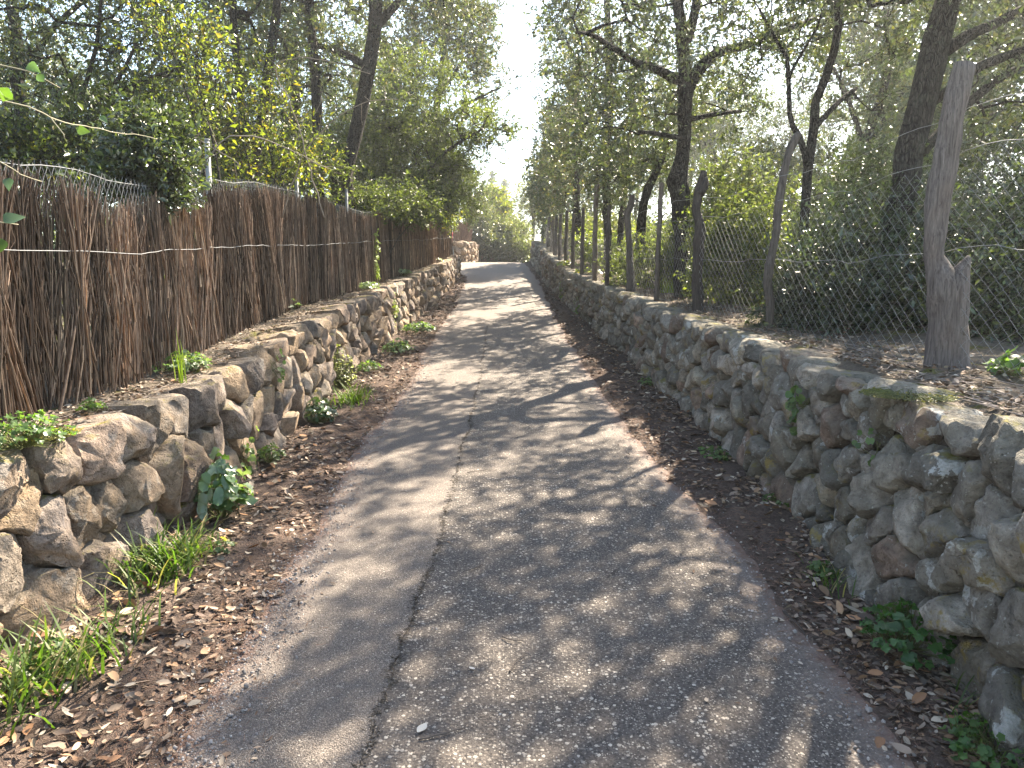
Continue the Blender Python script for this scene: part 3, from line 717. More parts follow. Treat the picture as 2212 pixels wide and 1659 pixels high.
post([(1284, 594, 13), (1286, 480, 12), (1290, 398, 11)], 14.1, 407, 'tall pale post with flaking bark', None, (1.1, 1.0, .92), .1)
for k, (x, b, t, Y, ln) in enumerate([(1257, 578, 448, 16, 3), (1237, 567, 462, 17.5, 2), (1222, 560, 455, 19, 3), (1209, 553, 462, 20.5, 2), (1199, 546, 465, 22, 4), (1191, 540, 468, 23.5, 4), (1183, 534, 468, 25.2, 5), (1176, 528, 470, 27, 6), (1171, 524, 470, 29, 6)]):
    zb = at(x, b, Y); 
    post([(x, b + 4, 10), (x + ln * .4, (b + t) / 2, 9), (x + ln, t, 8)], Y, 420 + k, None, None, (.8, .75, .72), .08, 7)
post([(2330, 900, 60), (2335, 600, 52), (2350, 300, 50)], 2.75, 440, None, None, (.9, .85, .8))
r = np.random.default_rng(451)
mesh_h = lambda y: np.interp(y, [-1, 4.36, 5.6, 6.77, 8, 8.8, 10.4, 12, 14, 36], [1.2, 1.20, 1.10, 1.10, 1.02, 1.06, 1.0, .92, .85, .65])
g = Geo(); pit = .058
yc = np.concatenate([np.arange(1.4, 15, pit), np.arange(15, 30, .09)])
A_, B_ = [], []
for iw, y0 in enumerate(yc):
    hh = float(mesh_h(y0)); st = .046 if y0 < 15 else .08; w = pit if y0 < 15 else .09
    k = np.arange(int(hh / st) + 1); z = k * st
    yy = y0 + np.where((k + iw) % 2 == 0, 0, w) + .010 * vnoise(np.stack([z * 3, 0 * z + y0, 0 * z], 1), 61)
    sag = .035 * vnoise(np.stack([z * 1.7, yy * .9, 0 * z], 1), 62)
    P = np.stack([rf_x(yy) + sag + np.where((k + iw) % 2 == 0, .002, -.002), yy, rbase(yy) + z + .012 * n1(yy, .8, 63) - .01], 1)
    A_.append(P[:-1]); B_.append(P[1:])
V, Q = frusta(np.concatenate(A_), np.concatenate(B_), .0014, .0014, 3); g.add(V, Q=Q)
m_ = link('wire_netting', g.mesh('wire_netting', cl_), M['galvanised'], cf); m_['kind'] = 'stuff'
for q, fz in enumerate([lambda y: rbase(y) + mesh_h(y), lambda y: rbase(y) + .56 * mesh_h(y), lambda y: rbase(y) + mesh_h(y) + .24 - .05 * np.abs(n1(y, .5, 9))]):
    g = Geo(); V, T, Q = strand(np.arange(1.0, 30, .15), lambda y: rf_x(y) - .01, fz, .0020, 460 + q, .010); g.add(V, T, Q)
    link('line_wire', g.mesh('line_wire', cl_), M['galvanised'], cf)

# fences beyond the crest
ff = thing('brushwood_fence', 'short reddish brushwood fence on the pale wall beyond the crest', 'fence', (-2.4, 34.2, float(prof(34) + FWH)))
g = Geo(); r = np.random.default_rng(471)
s_ = r.uniform(0.5, _fs[-1] - .6, 2600); P = []
cx = np.interp(s_, _fs, FA[:, 0]); cy = np.interp(s_, _fs, FA[:, 1])
tx = np.interp(s_ + .2, _fs, FA[:, 0]) - np.interp(s_ - .2, _fs, FA[:, 0]); ty = np.interp(s_ + .2, _fs, FA[:, 1]) - np.interp(s_ - .2, _fs, FA[:, 1])
L_ = np.hypot(tx, ty); ox, oy = -ty / L_, tx / L_
b0 = np.stack([cx + ox * r.uniform(.28, .36, 2600), cy + oy * r.uniform(.28, .36, 2600), np.full(2600, float(prof(34) + FWH - .08))], 1)
b1 = b0 + np.stack([r.normal(0, .05, 2600), r.normal(0, .05, 2600), r.uniform(.75, 1.08, 2600) * np.where(s_ > 8.2, .9, 1)], 1)
V, Q = frusta(b0, b1, .014, .008, 3); g.add(V, Q=Q, C=np.repeat(np.array([[.23, .155, .12]]) * r.uniform(.7, 1.3, (2600, 1)), 6, 0))
p = link('brush_panel', g.mesh('brush_panel', ff.location), M['brush'], ff); p['kind'] = 'stuff'
f2 = thing('brushwood_fence', 'low brushwood fence half hidden by bushes at the end of the lane', 'fence', (-.9, 42, float(prof(42))))
g = Geo(); n = 1500
b0 = np.stack([r.uniform(-2.4, .6, n), 42 + r.normal(0, .03, n), np.full(n, float(prof(42)) - .1)], 1); b1 = b0 + np.stack([r.normal(0, .05, n), r.normal(0, .02, n), r.uniform(1.3, 1.6, n)], 1)
V, Q = frusta(b0, b1, .016, .010, 3); g.add(V, Q=Q, C=np.repeat(np.array([[.24, .17, .135]]) * r.uniform(.7, 1.3, (n, 1)), 6, 0))
p = link('brush_panel', g.mesh('brush_panel', f2.location), M['brush'], f2); p['kind'] = 'stuff'

# banded marker post at the driveway
mp = at(975, 545, 23.9); zb = float(prof(23.9)) + .35
mk_ = thing('marker_post', 'grey marker post with red and white bands at the end of the brushwood fence', 'post', (mp[0], 23.9, zb))
ztop = at(975, 484, 23.9)[2] - zb
for nm, z0, z1, col, rr in [('pole', 0, ztop * .55, (.25, .27, .28), .055), ('red_band', ztop * .55, ztop * .80, (.62, .03, .04), .062), ('white_band', ztop * .80, ztop * .95, (.75, .75, .74), .058), ('cap', ztop * .95, ztop, (.3, .3, .3), .03)]:
    g = Geo(); n = 6; zz = np.linspace(z0, z1, n)
    V, T, Q = tube(np.stack([0.02 * np.sin(zz * 6), 0 * zz, zz], 1), [rr] * n, 10); g.add(V, T, Q, col)
    link(nm, g.mesh(nm), M['paint'], mk_)

# ------------------------------------------------------------------ trees
def leaves_geo(P, D, size, r, col, colvar, width=.48, fold=.25, up=0.35):
    """folded pointed leaves: P base points, D directions"""
    n = len(P); D = norm(D); Nn = norm(r.normal(0, 1, (n, 3)) + np.array([0, 0, up * 2])); S = norm(np.cross(D, Nn)); Nn = np.cross(S, D)
    L = size * np.clip(r.lognormal(-.08, .34, (n, 1)), .4, 1.9); W = L * width * r.uniform(.8, 1.2, (n, 1))
    mid = P + D * L * .48
    V = np.stack([P, mid + S * W * .5 + Nn * L * fold * .5, P + D * L - Nn * L * .08, mid - S * W * .5 + Nn * L * fold * .5], 1)
    b = np.arange(n)[:, None] * 4
    T = np.stack([b + np.array([[0, 1, 2]]), b + np.array([[0, 2, 3]])], 1).reshape(-1, 3)
    c = np.asarray(col)[r.integers(0, len(col), n)] * r.uniform(1 - colvar * 1.5, 1 + colvar * 1.5, (n, 1)) * 1.1
    return V.reshape(-1, 3), T, np.repeat(c, 4, 0)

def oval_leaves(P, D, size, r, col, colvar, width=.46, curl=.25, up=1.2):
    """rounded leaves with a midrib fold and a curl, for what lies near"""
    n = len(P); D = norm(D); Nn = norm(r.normal(0, .6, (n, 3)) + np.array([0, 0, up])); S_ = norm(np.cross(D, Nn)); Nn = np.cross(S_, D)
    L = np.broadcast_to(size, (n, 1)) * np.clip(r.lognormal(-.05, .25, (n, 1)), .5, 1.6); W = L * width * r.uniform(.75, 1.2, (n, 1)); cu = curl * r.uniform(-.6, 1.4, (n, 1)); fo = r.uniform(.0, .55, (n, 1))
    prof_ = [(0.0, .04), (.28, .42), (.62, .46), (.88, .22), (1.0, .0)]
    V = []
    for u, w in prof_:
        m = P + D * L * u + Nn * L * cu * (u - .5) ** 2 * 1.6
        V += [m + S_ * W * w + Nn * W * w * fo, m, m - S_ * W * w + Nn * W * w * fo]
    V = np.stack(V, 1); q = []
    for k in range(4): q += [[3 * k, 3 * k + 3, 3 * k + 4, 3 * k + 1], [3 * k + 1, 3 * k + 4, 3 * k + 5, 3 * k + 2]]
    Q = (np.array(q)[None] + (np.arange(n) * 15)[:, None, None]).reshape(-1, 4)
    c = np.asarray(col)[r.integers(0, len(col), n)] * r.uniform(1 - colvar, 1 + colvar, (n, 1))
    return V.reshape(-1, 3), Q, np.repeat(c, 15, 0)

OAK = [(.046, .060, .032), (.054, .070, .036), (.068, .084, .046), (.040, .052, .030), (.084, .098, .056), (.060, .074, .052), (.092, .090, .048)]
OAKR = OAK + [(.100, .080, .056)]
BRIGHT = [(.11, .14, .022), (.14, .17, .026), (.09, .11, .025), (.17, .18, .03), (.06, .08, .025), (.075, .09, .03), (.16, .13, .025)]
MID = [(.066, .086, .032), (.080, .100, .036), (.055, .072, .030), (.092, .112, .042), (.070, .080, .040)]
DARK = [(.030, .042, .022), (.038, .050, .026), (.048, .060, .030), (.032, .046, .026)]
PALE = [(.115, .120, .075), (.135, .138, .09), (.10, .11, .065), (.14, .13, .09)]

def tree(name, label, cat, stems, blobs, n, seed, leaf=.052, per=90, cols=OAK, mat='leaf_oak', clus=.36, group=None, tip=.0045, parts=('trunk', 'crown'), twigs=True, base_only=None):
    r = np.random.default_rng(seed)
    nodes, par, rf, limbs = [], [], [], []
    g = Geo()
    for si, st in enumerate(stems):
        S = smooth_path(np.array(st, float), .22, .03, seed + si)
        sides = 12 if S[0, 3] > .07 else 8
        V, T, Q = tube(S[:, :3], S[:, 3], sides, .14, seed + si, nf=5)
        if si == 0 or parts[0] != 'trunk': g.add(V, T, Q)
        else:
            gl = Geo(); gl.add(V, T, Q); limbs.append(gl)
        k0 = len(nodes)
        for k, s in enumerate(S):
            nodes.append(s[:3])
            if k == 0:
                if si == 0: par.append(-1)
                else:
                    d = np.linalg.norm(np.array(nodes[:k0]) - s[:3], axis=1); par.append(int(d.argmin()))
            else: par.append(len(nodes) - 2)
            rf.append(s[3])
    nst = len(nodes); base = np.array(stems[0][0][:3], float)
    B = [(np.array(c, float), np.array(a, float)) for c, a in blobs]
    w = np.array([np.prod(a) ** .8 for _, a in B]); w /= w.sum()
    bi = r.choice(len(B), n, p=w); d = norm(r.normal(0, 1, (n, 3))); u = r.random((n, 1)) ** .40
    A = np.array([B[i][0] for i in bi]) + d * u * np.array([B[i][1] for i in bi])
    cen = np.array([B[i][0] for i in bi])
    A = A[A[:, 2] > -50]
    SN = np.array(nodes); dm = np.array([np.linalg.norm(SN - a, axis=1).min() for a in A]); order = np.argsort(dm)
    cap = nst + len(A) * 14 + 10; NP = np.zeros((cap, 3)); NP[:nst] = SN; PA = np.full(cap, -1); PA[:nst] = par; cnt = nst
    zlow = base[2] + 0.28 * (A[:, 2].min() - base[2]) if len(A) else base[2]
    segA, segB, tips = [], [], []
    for oi in order:
        a = A[oi]; dd = NP[:cnt] - a; dist = np.sqrt((dd * dd).sum(1)) * (1 + .35 * (dd[:, 2] > .2)) + 50 * (NP[:cnt, 2] < zlow)
        p = int(dist.argmin()); q = NP[p]; L = np.linalg.norm(a - q)
        if L < .12: tips.append((p, oi)); continue
        m = max(2, min(12, int(L / .28))); t = (np.arange(1, m + 1) / m)[:, None]
        perp = norm(np.cross(a - q, r.normal(0, 1, 3))); arch = np.sin(t * math.pi) * L * (perp * r.uniform(-.1, .1) + np.array([0, 0, r.uniform(-.05, .12)]))
        pts = q + (a - q) * t + arch + r.normal(0, .02, (m, 3)) * (t < 1)
        for k in range(m):
            NP[cnt] = pts[k]; PA[cnt] = p if k == 0 else cnt - 1; cnt += 1
        tips.append((cnt - 1, oi))
    acc = np.zeros(cnt)
    for p, _ in tips: acc[p] += 1
    for k in range(cnt - 1, 0, -1):
        if PA[k] >= 0: acc[PA[k]] += acc[k]
    R = tip * np.maximum(acc, 1) ** .46
    R[:nst] = np.maximum(np.array(rf) * .9, 0)
    for k in range(nst, cnt): R[k] = min(R[k], R[PA[k]] * .95)
    idx = np.arange(nst, cnt); pr = np.where(PA[idx] < nst, np.minimum(R[PA[idx]], R[idx] * 1.15), R[PA[idx]])
    thick = R[idx] > .018
    for msk, sd in ((thick, 6), (~thick, 3)):
        if msk.any():
            V, Q = frusta(NP[PA[idx[msk]]], NP[idx[msk]], pr[msk], R[idx[msk]], sd); g.add(V, Q=Q)
    lg = Geo(); kt = 5; nA = len(A)
    out = norm(A - cen + 1e-4)
    tw = norm(np.repeat(out, kt, 0) * .45 + r.normal(0, .75, (nA * kt, 3)) + np.array([0, 0, .08])); tl = clus * r.uniform(.5, 1.25, (nA * kt, 1))
    t0 = np.repeat(A, kt, 0) + r.normal(0, .05, (nA * kt, 3))
    if twigs:
        V, Q = frusta(t0, t0 + tw * tl, .0035, .0015, 3); g.add(V, Q=Q)
    lp = max(3, per // kt); u = r.uniform(.1, 1.08, (nA * kt, lp, 1))
    P = t0[:, None] + tw[:, None] * tl[:, None] * u + r.normal(0, .025, (nA * kt, lp, 3)) * clus / .42
    D = tw[:, None] * .7 + r.normal(0, .75, (nA * kt, lp, 3)) + np.array([0, 0, -.15])
    V, T, C = leaves_geo(P.reshape(-1, 3), D.reshape(-1, 3), leaf, r, cols, .25)
    lg.add(V, T, C=C)
    root = thing(name, label, cat, tuple(base), group)
    tr_ = link(parts[0], g.mesh(parts[0], base, True), M['bark'], root)
    for gl in limbs: link('limb', gl.mesh('limb', base, True), M['bark'], tr_)
    link(parts[1], lg.mesh(parts[1], base), M[mat], root)
    return root
def S(Y, *pts):
    return [[*at(x, y, Y + (p[0] if p else 0)), w * Y / F_ / 2.35] for x, y, w, *p in pts]
def B(x, y, rx, ry, Y, rd): return (at(x, y, Y), (rx * Y / F_, rd, ry * Y / F_))

# -- right side
tree('holm_oak', 'big dark holm oak with wide forked limbs behind the knotty fence posts', 'tree',
     [S(11, (1478, 640, 48), (1476, 520, 42), (1470, 440, 46), (1463, 392, 55), (1476, 340, 36), (1481, 200, 35), (1470, 90, 30), (1466, -20, 26), (1455, -180, 22), (1440, -330, 12)),
      S(11, (1482, 215, 34), (1500, 165, 32), (1550, 120, 26), (1640, 88, 20, .3), (1760, 40, 15, .8), (1900, -20, 10, 1.2)),
      S(11, (1478, 180, 26), (1420, 145, 20, -.3), (1360, 128, 16, -.8), (1290, 80, 10, -1.4), (1245, 70, 6, -1.8)),
      S(11, (1482, 90, 26), (1500, 20, 22), (1520, -80, 18, .5), (1560, -200, 12, 1)),
      S(11, (1484, 300, 14), (1440, 292, 11, -.4), (1380, 285, 8, -.8)), S(11, (1488, 258, 14), (1540, 245, 11), (1600, 240, 8, .4))],
     [B(1470, -120, 330, 170, 11, 2.6), B(1330, 60, 170, 140, 10.5, 2.0), B(1620, 40, 200, 110, 11.5, 1.8), B(1290, 210, 110, 110, 11, 1.2), B(1560, 230, 110, 60, 11.5, 1.0), B(1380, 310, 90, 70, 11.5, 1)], 320, 501, .056, 90, OAK)
tree('holm_oak', 'thick leaning holm oak trunk behind the twisted fence post', 'tree',
     [S(7.2, (1925, 760, 78), (1935, 560, 70), (1955, 400, 66), (1978, 271, 66), (2007, 146, 64), (2046, 20, 60), (2080, -110, 50), (2120, -300, 36), (2150, -480, 20)),
      S(7.2, (2040, 110, 34), (2090, 75, 28), (2150, 50, 24), (2230, 15, 20), (2330, -40, 14)),
      S(7.2, (2010, 225, 24), (2090, 160, 24, -.1), (2150, 130, 22, -.2), (2240, 95, 17, -.3), (2350, 60, 12, -.4)),
      S(7.2, (1990, 330, 26), (2080, 240, 24, .3), (2140, 185, 22, .5), (2230, 130, 16, .8)),
      S(7.2, (2060, -60, 34), (1980, -200, 26, -.5), (1860, -330, 18, -1.0), (1700, -420, 10, -1.5))],
     [B(2120, -330, 420, 220, 7.2, 2.2), B(1750, -430, 300, 150, 7, 1.8), B(2260, 60, 160, 120, 7.6, 1.0), B(2230, 270, 110, 90, 7.8, .9), B(1850, -120, 130, 90, 7.6, 1.0), B(2000, -60, 150, 130, 7.4, .8)], 330, 502, .056, 84, OAK)
tree('holm_oak', 'slender twin-stemmed oak rising beside the bow-shaped fence post', 'tree',
     [S(8.4, (1728, 720, 26), (1738, 500, 24), (1746, 320, 24), (1766, 224, 23), (1796, 115, 21), (1810, 0, 18), (1815, -140, 12), (1800, -280, 6)),
      S(8.4, (1742, 360, 16), (1722, 297, 17), (1702, 245, 14), (1705, 156, 12), (1684, 100, 9), (1640, 20, 6)),
      S(8.4, (1752, 285, 14), (1800, 235, 12), (1850, 190, 9, .3)), S(8.4, (1705, 165, 8), (1740, 100, 7), (1775, 30, 5))],
     [B(1820, -170, 200, 150, 8.4, 1.5), B(1690, 20, 130, 80, 8.6, 1.0), B(1900, 120, 90, 110, 8.6, .8), B(1640, 160, 70, 60, 9, .7)], 110, 503, .050, 76, OAK)
tree('holm_oak', 'tall slim holm oak with hanging foliage beside the sky gap', 'tree',
     [S(16, (1312, 600, 22), (1311, 480, 20), (1309, 330, 19), (1318, 200, 18), (1312, 60, 16), (1306, -90, 12), (1290, -220, 7)),
      S(16, (1314, 260, 11), (1270, 180, 9, -.4), (1225, 90, 6, -.8)), S(16, (1314, 330, 9), (1350, 260, 8), (1390, 200, 6))],
     [B(1270, -90, 130, 150, 16, 2.2), B(1238, 130, 70, 130, 15.5, 1.4), B(1300, 290, 95, 90, 16, 1.5), B(1224, 300, 50, 80, 17, 1.3), B(1370, 200, 70, 110, 16, 1.3)], 250, 504, .064, 70, OAKR)
tree('holm_oak', 'slim dark oak trunk leaning towards the big forked oak', 'tree',
     [S(13.5, (1388, 620, 26), (1385, 520, 24), (1392, 440, 22), (1412, 380, 19), (1436, 320, 16), (1455, 240, 10))],
     [B(1420, 330, 90, 80, 13.5, 1.2), B(1460, 210, 90, 90, 14, 1.2), B(1340, 380, 70, 60, 14, 1.1)], 120, 505, .060, 76, OAK)
tree('holm_oak', 'narrow holm oak in the fence row behind the tall pale post', 'tree',
     [S(17.5, (1336, 590, 18), (1340, 480, 16), (1352, 400, 14), (1362, 300, 12), (1368, 180, 8))],
     [B(1360, 330, 80, 80, 17.5, 1.5), B(1375, 170, 80, 110, 17.5, 1.5), B(1310, 420, 50, 40, 17.5, 1)], 160, 506, .066, 66, OAK)
tree('holm_oak', 'holm oak with thick straight trunk in the row near the crest', 'tree',
     [S(22, (1246, 560, 24), (1246, 480, 22), (1243, 400, 19), (1250, 280, 15), (1246, 120, 9))],
     [B(1235, 330, 75, 110, 22, 2.2), B(1220, 430, 60, 50, 22, 1.5), B(1250, 160, 85, 120, 22, 2.2), B(1185, 330, 35, 60, 23, 1.2)], 300, 507, .078, 58, OAKR)
tree('holm_oak', 'small holm oak at the crest where the grey wall ends', 'tree',
     [S(28, (1214, 545, 16), (1213, 480, 14), (1208, 420, 12), (1200, 330, 7))],
     [B(1200, 380, 55, 80, 28, 2.4), B(1185, 430, 40, 45, 29, 2), B(1215, 290, 50, 70, 28, 2)], 420, 508, .095, 55, OAK)
# -- left side
tree('holm_oak', 'dark leaning holm oak with a burred trunk behind the brushwood fence', 'tree',
     [S(13.6, (735, 520, 62), (740, 450, 56), (738, 400, 52), (752, 350, 36), (772, 270, 34), (790, 180, 34), (804, 100, 33), (812, 0, 30), (818, -120, 24), (800, -260, 14)),
      S(13.6, (742, 410, 40), (724, 388, 36), (716, 378, 20)),
      S(13.6, (798, 150, 20), (730, 110, 15, .3), (640, 90, 10, .6), (560, 60, 6, .9)),
      S(13.6, (808, 60, 22), (880, -10, 18, .3), (960, -60, 13, .5), (1040, -60, 8, .6))],
     [B(800, -170, 300, 170, 13.6, 2.6), B(960, -20, 110, 75, 13.9, 1.5), B(640, 20, 170, 110, 14, 1.7), B(860, 60, 70, 60, 14, 1.2), B(1010, 60, 60, 50, 14.5, 1.0)], 270, 511, .060, 90, OAKR)
tree('holm_oak', 'straight furrowed oak trunk between the leaning oaks on the left', 'tree',
     [S(13.5, (692, 520, 27), (690, 380, 26), (688, 270, 25), (680, 150, 24), (670, 40, 21), (668, -100, 16), (660, -250, 8))],
     [B(660, -120, 190, 140, 13.5, 1.9), B(720, 170, 75, 80, 14.5, 1.2), B(600, 190, 70, 70, 14.5, 1.2)], 170, 512, .060, 80, OAK)
tree('holm_oak', 'stubby oak trunk with a bare horizontal branch behind the steel posts', 'tree',
     [S(15, (640, 500, 20), (638, 380, 20), (637, 250, 21), (636, 150, 20), (634, 100, 14)),
      S(13.9, (636, 130, 11), (600, 122, 9), (690, 128, 6), (780, 150, 4)), S(15, (636, 140, 12), (600, 60, 10), (570, -40, 7))],
     [B(590, 0, 120, 100, 15, 1.6), B(680, 300, 60, 60, 15.5, 1.2)], 130, 513, .064, 72, OAK)
tree('holm_oak', 'curving double oak trunk above the brushwood fence', 'tree',
     [S(10.2, (548, 520, 30), (548, 420, 28), (552, 330, 26), (572, 220, 25), (588, 120, 23), (602, 20, 20), (606, -110, 14), (590, -250, 7)),
      S(10.2, (552, 330, 22), (528, 250, 20), (514, 150, 19), (502, 30, 17), (498, -110, 12), (470, -240, 6))],
     [B(560, -180, 260, 150, 10.2, 1.9), B(430, 30, 130, 110, 10.5, 1.3), B(640, 120, 80, 70, 11, 1.0), B(470, 190, 90, 70, 11, 1.0)], 190, 514, .054, 80, OAK)
tree('holm_oak', 'thin crooked oak sapling at the upper left of the brushwood fence', 'tree',
     [S(8, (152, 480, 18), (150, 360, 17), (158, 280, 15), (172, 215, 13), (196, 140, 11), (215, 60, 9), (220, -60, 6)),
      S(8, (176, 480, 15), (178, 350, 13), (180, 280, 12), (215, 215, 11), (262, 150, 9), (300, 80, 6)), S(8, (200, 232, 9), (250, 200, 8), (330, 170, 6), (400, 140, 4))],
     [B(200, -60, 240, 130, 8, 1.6), B(70, 120, 110, 120, 8.2, 1.1), B(300, 60, 130, 90, 8.4, 1.1), B(330, 190, 90, 60, 8.8, .8)], 160, 515, .048, 74, OAK)
tree('holm_oak', 'broad oak crown filling the top left corner above the fence', 'tree',
     [S(11, (60, 560, 34), (50, 400, 32), (40, 220, 30), (30, 60, 26), (10, -120, 20), (-30, -300, 10)),
      S(11, (40, 180, 18), (120, 60, 14), (220, -40, 9))],
     [B(20, -120, 280, 190, 11, 2.2), B(150, 90, 170, 130, 11.5, 1.6), B(-100, 200, 150, 150, 11, 1.5), B(330, 10, 130, 110, 12.5, 1.5), B(60, 300, 150, 90, 12, 1.2)], 190, 516, .056, 80, OAK)
tree('laurel_tree', 'dense light green bushy tree overhanging the lane beyond the brushwood fence', 'tree',
     [S(17.5, (860, 520, 18), (858, 440, 16), (850, 340, 12), (840, 230, 8)), S(17.5, (860, 480, 13), (900, 400, 11, -.3), (960, 330, 8, -.6), (1040, 280, 5, -.8)), S(17.5, (858, 460, 10), (800, 400, 8), (760, 350, 5))],
     [B(900, 260, 140, 130, 17.5, 1.8), B(790, 320, 100, 110, 17.2, 1.4), B(1010, 300, 85, 75, 17.5, 1.2), B(880, 410, 150, 60, 17.2, 1.2), B(1075, 285, 55, 35, 18, .8), B(970, 400, 60, 60, 18, 1.0)], 700, 521, .055, 85, MID, 'leaf_soft', .36)
tree('holm_oak', 'holm oak with reddish new leaves leaning into the sky gap', 'tree',
     [S(21, (930, 500, 20), (935, 380, 19), (945, 240, 17), (960, 100, 14), (980, -40, 10), (1000, -160, 6)),
      S(21, (948, 210, 10), (1000, 130, 8, -.5), (1060, 80, 5, -1)), S(21, (940, 300, 9), (1000, 230, 8, -.5), (1080, 190, 5, -1))],
     [B(960, 10, 120, 120, 21, 2.2), B(1020, 90, 66, 90, 20.5, 1.5), B(1048, 195, 52, 60, 20.5, 1.2), B(900, 130, 80, 80, 21, 1.6)], 400, 522, .072, 72, OAKR)
tree('holm_oak', 'dark evergreen tree behind the driveway wall', 'tree',
     [S(30, (960, 480, 16), (958, 400, 14), (960, 300, 10))], [B(960, 400, 80, 70, 30, 2.2), B(1010, 420, 45, 60, 31, 1.6), B(930, 320, 80, 60, 31, 2)], 420, 523, .095, 55, OAK)
# -- beyond the crest
tree('round_shrub', 'bright green rounded tree beyond the crest below the cypresses', 'tree',
     [S(43, (1062, 545, 10), (1064, 490, 9), (1066, 450, 6))], [B(1062, 450, 38, 42, 43, 1.6), B(1078, 485, 28, 30, 43, 1.3)], 300, 531, .11, 70, BRIGHT, 'leaf_soft', .5, None, .006, ('trunk', 'crown'), False)
tree('round_shrub', 'grey green shrub leaning over the end of the driveway wall', 'shrub',
     [S(40, (1040, 550, 9), (1040, 510, 8), (1038, 480, 5))], [B(1036, 490, 34, 55, 40, 1.4), B(1058, 530, 36, 26, 40, 1.3)], 320, 532, .10, 70, PALE + OAK, 'leaf_oak', .5, None, .006, ('trunk', 'crown'), False)
tree('round_shrub', 'olive green shrub closing the lane beyond the crest', 'shrub',
     [S(41, (1105, 556, 9), (1105, 530, 8), (1104, 500, 5))], [B(1105, 520, 42, 42, 41, 1.5), B(1128, 545, 28, 22, 41, 1.2), B(1085, 500, 26, 30, 41.5, 1.2)], 340, 533, .10, 70, MID + PALE, 'leaf_soft', .5, None, .006, ('trunk', 'crown'), False)
tree('airy_tree', 'airy pale tree against the white sky beyond the crest', 'tree',
     [S(46, (1150, 545, 9), (1152, 480, 8), (1146, 430, 6), (1140, 390, 4)), S(46, (1152, 470, 5), (1170, 420, 4), (1176, 380, 3))], [B(1145, 415, 42, 42, 46, 2), B(1172, 440, 40, 60, 47, 2), B(1130, 470, 30, 40, 47, 1.6)], 300, 534, .11, 38, PALE, 'leaf_soft', .6, None, .006, ('trunk', 'crown'), False)
for k, (x, t, w) in enumerate([(1063, 370, 10), (1091, 384, 8)]):
    b_ = [B(x, t + 20 + q * 22, w * (.45 + .18 * min(q, 3)), 18, 85, .5 + .12 * min(q, 3)) for q in range(7)]
    tree('cypress_tree', ['taller cypress spire above the bright green tree', 'slimmer cypress spire standing by itself beside the taller one'][k], 'cypress',
         [S(85, (x, 560, 5), (x, 470, 4), (x, t + 15, 1))], b_, 260, 540 + k, .16, 60, DARK, 'leaf_oak', .45, None, .01, ('trunk', 'crown'), False)

# -- woodland behind both fences: copies of three plain oaks, each a tree of its own
r = np.random.default_rng(551)
protos = []
for k in range(3):
    zb = 0; hgt = 7.0
    st = [[[0, 0, 0, .15], [.1 * k, .05, 1.2, .13], [.15, -.1 * k, 2.6, .11], [-.1, .1, 4.2, .08], [.1, 0, 6, .03]], [[.12, 0, 2.2, .07], [.9, .4, 3.4, .05], [1.6, .6, 4.6, .02]], [[.1, 0, 2.7, .06], [-.8, -.5, 3.9, .04], [-1.5, -.6, 4.8, .02]]]
    bl = [((0, 0, 5.6), (2.3, 2.3, 1.6)), ((1.4, .6, 4.2), (1.3, 1.3, 1.0)), ((-1.5, -.6, 4.1), (1.3, 1.3, 1.1)), ((.2, -1.3, 3.2), (1.3, 1.0, .8)), ((-.2, 1.3, 3.0), (1.2, 1.0, .8))]
    protos.append(tree('holm_oak', 'plain', 'tree', st, bl, 420, 560 + k, .085, 60, OAK, 'leaf_oak', .5, 'oaks of the wood', .005, ('trunk', 'crown'), False))
spots = [(9.8, 13.5), (11.5, 17), (9.6, 20), (12.5, 23), (15, 28), (8.5, 31.5), (13, 35), (9, 37), (18, 37), (7.2, 41), (6, 52), (13.5, 12.5), (-13, 21), (-9.5, 28), (-15, 29), (-5.4, 30), (-10, 35), (-18, 18), (-6.5, 39), (-14, 39), (-8, 47), (-14, 10)]
used = [False] * 3
for i, (x, y) in enumerate(spots):
    k = i % 3; z = float(bank_z(np.array([x]), np.array([y]))[0]) - .05; s_ = r.uniform(.85, 1.2); rz = r.uniform(0, 6.28)
    lab = 'holm oak of the wood behind the wire fence on the right' if x > 0 else 'holm oak of the wood behind the brushwood fence on the left'
    gr = 'oaks of the wood behind the wire fence' if x > 0 else 'oaks of the wood behind the brushwood fence'
    if not used[k]:
        o = protos[k]; used[k] = True; o.location = (x, y, z); o.rotation_euler = (0, 0, rz); o.scale = (s_,) * 3; o['label'] = lab; o['group'] = gr
    else: dup(protos[k], (x, y, z), rz, s_, lab, gr)

# ------------------------------------------------------------------ undergrowth and shrubs
def shrub(name, label, cat, Y, base, blobs, n, seed, leaf, per, cols, mat='leaf_soft', clus=.3, X=None, nstem=4):
    p = at(base[0], base[1], Y); p[0] = max(p[0], rf_x(Y) + .35) if p[0] > 0 else min(p[0], lf_x(Y) - .3); p[2] = float(bank_z(np.array([p[0]]), np.array([Y]))[0]) - .03
    r = np.random.default_rng(seed); top = np.mean([b[0] for b in blobs], 0); st = []
    for k in range(nstem):
        e = blobs[k % len(blobs)][0]
        st.append([[p[0] + r.normal(0, .08), p[1] + r.normal(0, .08), p[2], .016], [*(p * .5 + e * .5 + r.normal(0, .12, 3)), .011], [*e, .005]])
    return tree(name, label, cat, st, blobs, n, seed, leaf, per, cols, mat, clus, None, .003, ('stem', 'foliage'), True)
